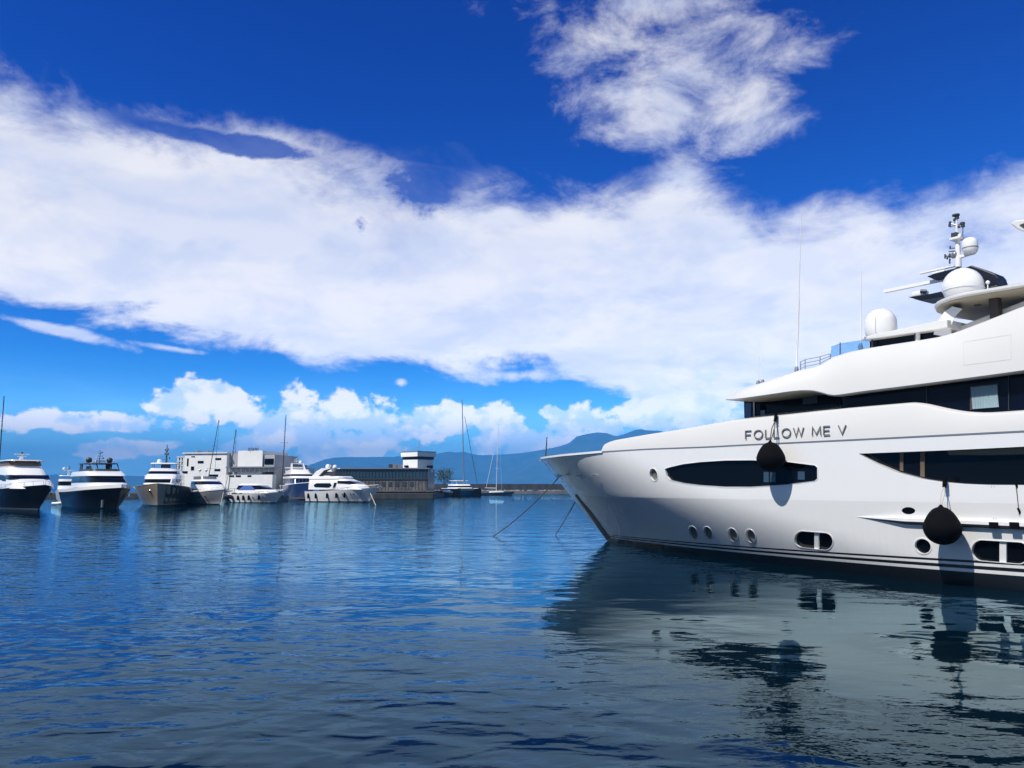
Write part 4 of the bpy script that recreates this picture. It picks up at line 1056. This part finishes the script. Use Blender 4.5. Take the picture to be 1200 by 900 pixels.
# terminal
Y = 247; tb = empty('terminal_building', (at(440, 575, Y).x, Y, 1.8)); tag(tb, 'long dark glazed harbour terminal with flat roof, carrying the white control tower', 'building')
def tp(name, x0, x1, y0, y1, Yo, dep, m_): return ch(pb(name, x0, x1, y0, y1, Y+Yo, dep, m_), tb)
tp('wall', 374, 501.5, 549.5, 577, 0, 22, mat('dark_cladding', (.035, .045, .05), .4, var=.3))
tp('roof', 373, 502.5, 548.2, 549.6, -.5, 23, GREYM)
tp('glazing', 376, 500, 552, 560.5, -.06, .3, mat('terminal_glass', (.03, .06, .08), .08))
tp('lower_facade', 376, 500, 562, 575, -.10, .3, mat('weathered_cladding', (.13, .125, .115), .7, var=.5, vscale=.5))
for k in range(32): tp('mullion', 377+3.9*k, 377.5+3.9*k, 551, 575, -.25, .2, GREYM)
for k, x in enumerate((440, 447, 455, 463, 472, 480)): tp('doorway', x, x+4.5, 565, 570, -.2, .3, DARKM)
tp('cornice', 374, 502, 560.5, 562, -.3, .5, DARKM)
for x0, x1, y0 in ((455.5, 459.5, 544), (460, 464.5, 543.5), (466, 470, 544.5)): tp('roof_unit', x0, x1, y0, 548.3, 3, 3, DARKM if x0 < 460 else GREYM)
# control tower standing on it
Y = 250; c = at(489, 552, Y); tw = empty('control_tower', (c.x, c.y, c.z)); tag(tw, 'white square control tower with dark window band rising over the dark terminal', 'tower')
s = 920/Y; zz = lambda py: at(489, py, Y).z-c.z
def ring(sc): return [(-21/s*sc, 2.4*sc+3*(sc), 0), (0, 0-3.0*(sc-1), 0), (18/s*sc, 3.6*sc+2*sc, 0), (-3/s*sc, 9.5*sc, 0)]
def tw_(name, y0, y1, s0_, s1_, m_): 
    r0 = [Vector((x, y, zz(y1))) for x, y, _ in ring(s0_)]; r1 = [Vector((x, y, zz(y0))) for x, y, _ in ring(s1_)]
    MB().grid([r0, r1], closed=True, caps=True).build(name, m_, tw)
tw_('shaft', 538.2, 553, .92, .92, PLASTER); tw_('window_band', 534.6, 538.3, .95, .96, GLASS); tw_('cap', 529.5, 534.7, 1.06, 1.08, PLASTER); tw_('roof', 528.3, 529.6, 1.1, 1.1, GREYM)
for k, (x, w_, y0, y1) in enumerate(((475, 4.5, 545, 547.3),)):
    a = Vector(((x-489)/s, 0, zz(y1))); MB().box((a.x, 3.55, zz(546.2)), (1.3, 1.2, .65), R(-14)).build('window', GLASS, tw)
MB().box((13.0/s, 3.75, zz(546.5)), (1.9, 1.5, .8), R(18)).build('window', GLASS, tw)
m = MB(); m.tube([(0, 4, zz(528.5)), (0, 4, zz(515))], .07, 6); m.tube([(-.6, 4, zz(523)), (.6, 4, zz(523))], .04, 5); m.build('roof_mast', GREYM, tw)
# breakwater
a = wat(498, 578.6); b = wat(760, 578.6); Yb = a.y
bwm = mat('breakwater_stone', (.045, .045, .05), .9, var=.5, vscale=.3, bump=.5)
bw = empty('breakwater', ((a.x+b.x)/2, Yb, 0)); tag(bw, 'long dark stone breakwater wall with a pale ledge, crossing the harbour mouth', 'breakwater')
ch(MB().box(((a.x+b.x)/2, Yb+9, 1.9), (b.x-a.x, 8, 5.9)).build('wall', bwm), bw)
ch(MB().box(((a.x+b.x)/2, Yb+2.5, .3), (b.x-a.x, 5.2, 2.0)).build('ledge', mat('ledge_concrete', (.16, .16, .17), .9, var=.4, vscale=.4)), bw)
rnd = random.Random(3)
m = MB()
for k in range(230):
    x = a.x+2+(b.x-a.x-4)*rnd.random(); r = rnd.uniform(.3, .8); prof = sphere_prof(r, 5, .7)
    m.lathe(prof, (x, Yb+3.2+rnd.uniform(-.7, 1.2), 1.45), 6)
st = m.build('rubble', mat('pale_rubble', (.30, .29, .28), .9, var=.7, vscale=.25)); st['kind'] = 'stuff'
for i, (x, w_) in enumerate(((512, 'left'), (519, 'right'))):
    pass
# shrub beside the catamaran
def tree(px, pyb, Y, h, w, label):
    c = at(px, pyb, Y); c.z = 1.3; o = empty('tree', c); tag(o, label, 'tree')
    m = MB(); m.tube([(0, 0, 0), (.1, 0, h*.4), (0, .1, h*.75)], .22, 7, .08)
    for k in range(5): an = k*1.3; m.tube([(0, 0, h*.35), (w*.3*math.cos(an), w*.3*math.sin(an), h*.65)], .08, 5, .03)
    m.build('trunk', BARK, o); m = MB(); r = random.Random(11)
    for k in range(900):
        cl = k % 9; a_ = cl*2.4; cx, cy, cz = w*.28*math.cos(a_), w*.28*math.sin(a_), h*(.55+.05*cl)
        v = Vector((r.gauss(0, 1), r.gauss(0, 1), r.gauss(0, .8)))*w*.13; p = Vector((cx, cy, cz))+v
        n1 = Vector((r.gauss(0, 1), r.gauss(0, 1), r.gauss(0, 1))).normalized(); n2 = n1.orthogonal().normalized(); sz = .5
        m.add([p, p+n1*sz, p+n1*sz*.6+n2*sz*.6], [(0, 1, 2)])
    m.build('crown', LEAF, o, weld=False)
tree(520, 566, 300, 8.5, 7, 'small dark green tree beside the catamaran bow')


# ------------------------------------------------------------------ water
def water():
    m = bpy.data.materials.new('sea_water'); m.use_nodes = True; nt = m.node_tree; nt.nodes.clear(); lk = nt.links.new
    N = nt.nodes.new
    out = N('ShaderNodeOutputMaterial'); tc = N('ShaderNodeTexCoord')
    def noise(scale, det, sx=1, sy=1, rot=0, dist=0, rough=.5):
        mp = N('ShaderNodeMapping'); mp.inputs['Scale'].default_value = (sx, sy, 1); mp.inputs['Rotation'].default_value = (0, 0, rot)
        lk(tc.outputs['Object'], mp.inputs['Vector']); n = N('ShaderNodeTexNoise'); n.inputs['Scale'].default_value = scale
        n.inputs['Detail'].default_value = det; n.inputs['Distortion'].default_value = dist; n.inputs['Roughness'].default_value = rough
        lk(mp.outputs[0], n.inputs['Vector']); return n.outputs['Fac']
    def M(op, a, c=0):
        x = N('ShaderNodeMath'); x.operation = op
        for i, v in enumerate((a, c)):
            if isinstance(v, (int, float)): x.inputs[i].default_value = v
            else: lk(v, x.inputs[i])
        return x.outputs[0]
    # heights in metres
    swell = M('MULTIPLY', noise(.30, 1.0, 1, 1.5, .2), SW[0])
    mid = M('MULTIPLY', noise(1.0, 1.5, 1, 1.5, .5, .4), SW[1])
    fine = M('MULTIPLY', noise(4.0, 2, 1, 1.6, -.1), SW[2])
    patch = noise(.05, 2, 1, 2.2, .1)
    pm = N('ShaderNodeMapRange'); pm.interpolation_type = 'SMOOTHSTEP'
    for i, v in ((1, .40), (2, .62), (3, .25), (4, 1.0)): pm.inputs[i].default_value = v
    lk(patch, pm.inputs[0])
    sx = N('ShaderNodeSeparateXYZ'); lk(tc.outputs['Object'], sx.inputs[0])      # sheltered smooth water near the quay, more ripple farther out
    om = N('ShaderNodeMapRange'); om.interpolation_type = 'SMOOTHSTEP'
    for i, v in ((1, 10), (2, 60), (3, .30), (4, 1.0)): om.inputs[i].default_value = v
    lk(M('SUBTRACT', sx.outputs[1], M('MULTIPLY', sx.outputs[0], .8)), om.inputs[0])
    av = M('ADD', M('MULTIPLY', M('SUBTRACT', sx.outputs[0], T.x), P.x), M('MULTIPLY', M('SUBTRACT', sx.outputs[1], T.y), P.y))
    av = M('ADD', av, M('MULTIPLY', M('SUBTRACT', patch, .5), 8))
    op = N('ShaderNodeMapRange'); op.interpolation_type = 'SMOOTHSTEP'
    for i, v in ((1, 17.5), (2, 27), (3, 0), (4, 1.7)): op.inputs[i].default_value = v
    lk(av, op.inputs[0])
    h = M('ADD', swell, M('MULTIPLY', M('MAXIMUM', om.outputs[0], op.outputs[0]), M('ADD', mid, M('MULTIPLY', fine, pm.outputs[0]))))
    # wind-ruffled water away from the lee of the yacht
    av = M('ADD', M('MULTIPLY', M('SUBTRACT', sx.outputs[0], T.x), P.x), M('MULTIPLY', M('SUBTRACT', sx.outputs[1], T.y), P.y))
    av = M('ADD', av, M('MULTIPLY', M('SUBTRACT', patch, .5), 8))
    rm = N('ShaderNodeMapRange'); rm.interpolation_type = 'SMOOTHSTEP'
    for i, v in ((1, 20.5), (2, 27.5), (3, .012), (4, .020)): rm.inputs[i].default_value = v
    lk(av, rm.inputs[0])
    bp = N('ShaderNodeBump'); bp.inputs['Strength'].default_value = 1; bp.inputs['Distance'].default_value = 1
    lk(h, bp.inputs['Height'])
    gl = N('ShaderNodeBsdfGlossy'); lk(rm.outputs[0], gl.inputs['Roughness']); lk(bp.outputs[0], gl.inputs['Normal'])
    df = N('ShaderNodeBsdfDiffuse'); df.inputs['Color'].default_value = (*WT['body'], 1)
    fr = N('ShaderNodeFresnel'); fr.inputs['IOR'].default_value = WT['ior']; lk(bp.outputs[0], fr.inputs['Normal'])
    sf = N('ShaderNodeMapRange'); sf.interpolation_type = 'SMOOTHSTEP'      # reflection tint painted brighter beside the yacht, darker navy in open water
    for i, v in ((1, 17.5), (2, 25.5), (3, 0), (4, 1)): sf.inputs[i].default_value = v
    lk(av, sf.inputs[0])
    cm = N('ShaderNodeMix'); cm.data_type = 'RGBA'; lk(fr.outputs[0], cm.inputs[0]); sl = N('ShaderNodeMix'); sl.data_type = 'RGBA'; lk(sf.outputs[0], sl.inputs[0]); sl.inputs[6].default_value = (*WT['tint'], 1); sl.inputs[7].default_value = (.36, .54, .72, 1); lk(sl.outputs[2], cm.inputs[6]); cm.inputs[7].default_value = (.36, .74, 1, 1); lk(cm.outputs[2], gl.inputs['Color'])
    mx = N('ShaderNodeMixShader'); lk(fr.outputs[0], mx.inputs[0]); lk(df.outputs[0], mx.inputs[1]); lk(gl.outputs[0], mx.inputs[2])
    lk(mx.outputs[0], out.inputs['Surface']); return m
SW = (.055, .030, .0065)
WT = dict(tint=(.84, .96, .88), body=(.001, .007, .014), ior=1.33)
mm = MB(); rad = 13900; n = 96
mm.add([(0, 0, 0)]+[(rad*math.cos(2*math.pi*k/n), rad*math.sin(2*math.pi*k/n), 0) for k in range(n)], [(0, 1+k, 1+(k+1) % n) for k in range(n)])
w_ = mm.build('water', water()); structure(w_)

# ------------------------------------------------------------------ hills
def hills(name, pts, Y, depth, m_, seed):
    rnd = random.Random(seed); xs = np.arange(pts[0][0], pts[-1][0]+1, 4)
    ridge = np.interp(xs, [p[0] for p in pts], [p[1] for p in pts])
    rows = []
    K = 24
    for k in range(K+1):
        t = k/K; row = []
        for x, y in zip(xs, ridge):
            top = at(x, y, Y); base_y = Y-depth*(1-t)
            nz = (math.sin(x*.031+t*5+seed)+.6*math.sin(x*.083-t*9+seed*2)+.4*math.sin(x*.19+t*13))*.5
            z = top.z*(1-(1-t)**1.6)*(1+.18*nz*math.sin(math.pi*t)) if t < 1 else top.z
            if t == 0: z = -5
            row.append((top.x*(base_y/Y)+60*nz*math.sin(math.pi*t), base_y, z))
        rows.append(row)
    rows.append([(p[0], p[1]+depth*.6, -5) for p in rows[-1]])
    o = MB().grid(rows).build(name, m_, None, smooth=True, ang=180, weld=False); return structure(o)
HILLM = mat('wooded_hillside', (.04, .08, .085), .95, var=.5, vscale=.008)  # base colour pushed towards blue to stand in for some haze
hills('far_hills', [(-900,566),(-300,560),(100,556),(300,562),(340,556),(360,546),(380,538.5),(392,536),(420,535.5),(460,536),(500,533),(520,531),(542,530),(552,531.5),(562,533.4),(585,532.8),(610,531),(640,527),(660,522),(700,520),(800,520),(1000,524),(1300,530),(1900,560)], 10000, 2000, HILLM, 1)
hills('near_hills', [(560,566),(610,545),(640,529),(655,523.5),(668,518.5),(676,511.5),(688,508.6),(700,507.2),(712,508),(722,511.2),(730,509.5),(742,506.8),(755,506),(765,506.5),(800,509),(900,512),(1050,520),(1300,530),(1700,562)], 8600, 1800, HILLM, 5)

# ------------------------------------------------------------------ haze
HZ = MB().box((0, 0, 331), (28000, 28000, 672)).build('haze', None)
HZ['kind'] = 'stuff'; HZ.data.materials.clear()
hm = bpy.data.materials.new('air'); hm.use_nodes = True; nt = hm.node_tree; nt.nodes.clear()
o_ = nt.nodes.new('ShaderNodeOutputMaterial'); pv = nt.nodes.new('ShaderNodeVolumePrincipled')
pv.inputs['Color'].default_value = (.07, .40, 1.0, 1); pv.inputs['Density'].default_value = 1.6e-4; pv.inputs['Anisotropy'].default_value = -.3
nt.links.new(pv.outputs[0], o_.inputs['Volume']); HZ.data.materials.append(hm)
HZ.location.z = 0

# ------------------------------------------------------------------ sky and light
SUN_EL = R(54)
sd = (P*1.0 + F*-.10).normalized()            # horizontal direction towards the sun
SUN_AZ = math.atan2(sd.x, sd.y)              # clockwise from +Y
sdir = Vector((sd.x*math.cos(SUN_EL), sd.y*math.cos(SUN_EL), math.sin(SUN_EL)))
ld = bpy.data.lights.new('sun', 'SUN'); ld.energy = 4.8; ld.angle = R(.53); ld.color = (1, .955, .89)
lo = bpy.data.objects.new('sun', ld); C.objects.link(lo); lo.rotation_euler = (-sdir).to_track_quat('-Z', 'Y').to_euler(); lo.location = (0, 0, 60)

wd = bpy.data.worlds.new('World'); scene.world = wd; wd.use_nodes = True; nt = wd.node_tree; nt.nodes.clear()
lk = nt.links.new; N = nt.nodes.new
def wire(x, v, i):
    if isinstance(v, (int, float)): x.inputs[i].default_value = v
    elif isinstance(v, tuple): x.inputs[i].default_value = v
    else: lk(v, x.inputs[i])
def M(op, a, b=0, clamp=False):
    x = N('ShaderNodeMath'); x.operation = op; x.use_clamp = clamp; wire(x, a, 0); wire(x, b, 1); return x.outputs[0]
def SS(v, a, b, lo_=0, hi=1):
    x = N('ShaderNodeMapRange'); x.interpolation_type = 'SMOOTHSTEP'; wire(x, v, 0)
    for i, q in ((1, a), (2, b), (3, lo_), (4, hi)): wire(x, q, i)
    return x.outputs[0]
def mixc(f, a, b):
    x = N('ShaderNodeMix'); x.data_type = 'RGBA'; wire(x, f, 0); wire(x, a, 6); wire(x, b, 7); return x.outputs[2]
sky = N('ShaderNodeTexSky'); sky.sky_type = 'NISHITA'; sky.sun_disc = False; sky.sun_elevation = SUN_EL; sky.sun_rotation = SUN_AZ
sky.air_density = 1.0; sky.dust_density = .6; sky.ozone_density = 2.0
SKYMODE = 0
tc = N('ShaderNodeTexCoord'); sep = N('ShaderNodeSeparateXYZ'); lk(tc.outputs['Generated'], sep.inputs[0])
X, Yv, Z = sep.outputs
az = M('MULTIPLY', M('ARCTAN2', X, Yv), 180/math.pi); el = M('MULTIPLY', M('ARCSINE', Z), 180/math.pi)
srgb = N('ShaderNodeSeparateColor'); lk(sky.outputs[0], srgb.inputs[0])
comb = N('ShaderNodeCombineColor')
SKYP = [(g*10**(1-p)/1.2, p) for g, p in ((.45, 2.5), (1.03, 2.0), (1.20, 1.24))]      # gain, power per channel
for i, (g, p) in enumerate(SKYP): lk(M('MULTIPLY', M('POWER', srgb.outputs[i], p), g), comb.inputs[i])
skycol = comb.outputs[0]
away = M('MAXIMUM', SS(M('ABSOLUTE', az), 48, 75), SS(el, 55, 80))      # unseen sky made dim and neutral to tone down fill and window reflections
skycol = mixc(away, skycol, mixc(.28, (.8, 1.15, 1.9, 1), sky.outputs[0]))
# cloud cover laid out by compass direction
def curve(v, pts, vmin=-40, vmax=40, ymax=40):
    n = N('ShaderNodeFloatCurve'); cm = n.mapping; c = cm.curves[0]
    pts = sorted(pts); P_ = [((a-vmin)/(vmax-vmin), e/ymax) for a, e in pts]
    c.points[0].location = P_[0]; c.points[1].location = P_[-1]
    for q in P_[1:-1]: c.points.new(*q)
    for q in c.points: q.handle_type = 'AUTO'
    cm.update(); wire(n, M('DIVIDE', M('SUBTRACT', v, vmin), vmax-vmin, True), 1)
    return M('MULTIPLY', n.outputs[0], ymax)
toppx = [(0,78),(60,93),(110,112),(180,124),(250,140),(330,158),(400,172),(470,176),(540,186),(600,200),(660,212),(710,216),(745,202),(790,172),(830,196),(880,238),(930,248),(1000,240),(1100,236),(1200,212)]
botpx = [(0,352),(60,362),(130,378),(200,402),(300,418),(400,424),(450,420),(560,430),(640,436),(700,452),(750,476),(800,500),(845,505),(880,478),(940,500),(1040,520),(1200,530)]
tpa = [azel(*p) for p in toppx]; bta = [azel(*p) for p in botpx]
ctop = curve(az, tpa); cbot = curve(az, bta)
# perspective-like noise coordinates
pz = M('ADD', M('MAXIMUM', Z, 0.0), .12)
cv = N('ShaderNodeCombineXYZ'); lk(M('DIVIDE', X, pz), cv.inputs[0]); lk(M('DIVIDE', Yv, pz), cv.inputs[1]); wire(cv, 3.1, 2)
def wn(scale, det, rough=.55, dist=0, src=None, off=(0, 0, 0), sc=(1, 1, 1)):
    mp = N('ShaderNodeMapping'); mp.inputs['Location'].default_value = off; mp.inputs['Scale'].default_value = sc
    lk(src or cv.outputs[0], mp.inputs['Vector']); n = N('ShaderNodeTexNoise'); n.inputs['Scale'].default_value = scale; n.inputs['Detail'].default_value = det
    n.inputs['Roughness'].default_value = rough; n.inputs['Distortion'].default_value = dist; lk(mp.outputs[0], n.inputs['Vector']); return n.outputs['Fac']
dirv = tc.outputs['Generated']
nb = wn(1.3, 9, .6, .6)                          # wispy sheet noise
nf = wn(9, 10, .66, .3, dirv, (1, 2, 3), (1, 1, 1.8))      # fine noise on the dome
nc = wn(18, 9, .57, .15, dirv, (4, 0, 1), (1, 1, 1.4)); nc2 = wn(18, 6, .57, .15, dirv, (4.012, 0, .976), (1, 1, 1.4))       # cumulus noise
edge = M('ADD', M('MULTIPLY', M('SUBTRACT', nb, .5), 12), M('MULTIPLY', M('SUBTRACT', nf, .5), 13))
dt = M('SUBTRACT', ctop, el); db = M('SUBTRACT', el, cbot)
mt = SS(M('ADD', dt, M('MULTIPLY', edge, .62)), -1.3, 3.0); mbm = SS(M('ADD', db, M('MULTIPLY', edge, .5)), -.6, 1.4)
band = M('MULTIPLY', mt, mbm)
def blob(px, py, rx, ry, rot=0, soft=1.0):
    """1 at the centre falling to 0 at the rim; radii in photo pixels"""
    a0, e0 = azel(px, py); a1, _ = azel(px+rx, py); _, e1 = azel(px, py-ry); ra, re = abs(a1-a0), abs(e1-e0)
    da = M('SUBTRACT', az, a0); de = M('SUBTRACT', el, e0); c, s = math.cos(rot), math.sin(rot)
    u = M('DIVIDE', M('ADD', M('MULTIPLY', da, c), M('MULTIPLY', de, s)), ra); v = M('DIVIDE', M('SUBTRACT', M('MULTIPLY', de, c), M('MULTIPLY', da, s)), re)
    r = M('SQRT', M('ADD', M('MULTIPLY', u, u), M('MULTIPLY', v, v))); return M('SUBTRACT', 1, r)
def maxall(l):
    o = l[0]
    for q in l[1:]: o = M('MAXIMUM', o, q)
    return o
# blue gaps in the sheet
gap = maxall([blob(*q) for q in ((240,161,105,11,-.05),(505,222,62,38,.35),(500,180,75,16,-.25),(430,155,60,12,-.1))])
gapm = SS(M('ADD', gap, M('MULTIPLY', M('SUBTRACT', nf, .5), 4.0)), -.25, .32)
band = M('MULTIPLY', band, M('SUBTRACT', 1, M('MULTIPLY', gapm, .88)))
band = M('MULTIPLY', band, SS(M('ADD', nb, M('MULTIPLY', nf, .6)), .48, .76, .74, 1.0))
# broken patch high on the right, thin streak low left
hi = maxall([blob(*q) for q in ((800,75,135,85,.2),(700,45,95,50,-.1),(860,130,85,60,.3),(760,150,90,40,.1),(890,50,85,50,0),(780,5,160,40,0),(1000,330,400,90,0))][:6])
him = SS(M('ADD', hi, M('ADD', M('MULTIPLY', M('SUBTRACT', nf, .5), 4.4), M('MULTIPLY', M('SUBTRACT', nb, .5), 2.0))), -.25, 1.35)
wisp = maxall([blob(*q) for q in ((60,385,110,9,-.16),(200,408,60,6,-.1),(470,448,12,9,0),(610,440,90,12,0))])
wm = M('MULTIPLY', SS(M('ADD', wisp, M('MULTIPLY', M('SUBTRACT', nf, .5), 3.0)), .05, .8), .8)
# cumulus near the horizon
cu = maxall([blob(*q) for q in ((232,470,58,26,0),(200,476,30,16,0),(268,482,28,20,0),(130,497,95,13,0),(60,493,40,8,0),(340,500,75,38,0),(420,492,110,30,0),(500,500,80,24,.1),(300,530,60,34,0),(380,530,50,24,0),(590,505,42,34,0),(568,492,22,16,0),(620,520,50,24,0),(675,492,48,24,0),(710,502,30,16,0),(650,484,26,12,0),(790,462,62,48,0),(760,490,50,30,0),(820,470,40,34,0),(440,527,13,8,0),(150,525,60,14,0),(690,520,80,22,0))])
cum = SS(M('ADD', cu, M('MULTIPLY', M('SUBTRACT', nc, .5), 3.4)), -.05, .28)
# beyond the photograph: scattered cover elsewhere round the horizon
back = SS(M('ADD', M('ABSOLUTE', az), 0), 44, 60)
bk = M('MULTIPLY', SS(nb, .5, .75, 0, .4), M('MULTIPLY', back, SS(el, 2, 12)))
cover = maxall([M('MULTIPLY', band, M('SUBTRACT', 1, back)), M('MULTIPLY', him, .88), wm, M('MULTIPLY', cum, .92), bk])
# whitish air low down
lowh = M('MULTIPLY', SS(el, 0, 9, 1, 0), SS(nb, .3, .8, .45, .9))
# cloud shade
shn = wn(2.2, 6, .55, .5, None, (7, 3, 1)); shf = wn(7, 7, .6, .3, dirv, (3, 1, 8), (1, 1, 2))
shf2 = wn(7, 6, .6, .3, dirv, (3.03, 1, 7.94), (1, 1, 2))
shade = M('ADD', M('MULTIPLY', SS(shn, .38, .62), .55), M('MULTIPLY', SS(M('SUBTRACT', shf, shf2), -.10, .10), .45))
ccol = mixc(shade, (4.8, 5.15, 6.3, 1), (6.5, 6.4, 6.6, 1))
cshade = SS(M('ADD', M('SUBTRACT', nc, nc2), M('MULTIPLY', M('SUBTRACT', cu, .45), -.12)), -.09, .10)
cucol = mixc(cshade, (3.9, 4.9, 6.7, 1), (6.7, 6.4, 6.4, 1))
ccol = mixc(M('MULTIPLY', cum, M('SUBTRACT', 1, M('MULTIPLY', band, .7))), ccol, cucol)
c1 = mixc(M('MULTIPLY', lowh, .75), skycol, (3.3, 6.3, 9.0, 1))
c2 = mixc(cover, c1, ccol)
comp = M('EXPONENT', M('MINIMUM', M('DIVIDE', .105, M('MAXIMUM', Z, .02)), 1.15))      # the sky is this much brighter above the low layer of air
vm = N('ShaderNodeVectorMath'); vm.operation = 'SCALE'; lk(c2, vm.inputs[0]); lk(comp, vm.inputs['Scale']); c2 = vm.outputs[0]
bg = N('ShaderNodeBackground'); bg.inputs['Strength'].default_value = .1; lk(c2, bg.inputs[0])
wo = N('ShaderNodeOutputWorld'); lk(bg.outputs[0], wo.inputs[0])

vs = scene.view_settings; vs.view_transform = 'Standard'; vs.look = 'None'; vs.gamma = 1; vs.exposure = .3; vs.use_curve_mapping = False
scene.cycles.use_denoising = True; scene.cycles.max_bounces = 8; scene.cycles.volume_bounces = 0
scene.cycles.caustics_reflective = False; scene.cycles.blur_glossy = .6; scene.cycles.sample_clamp_indirect = 3
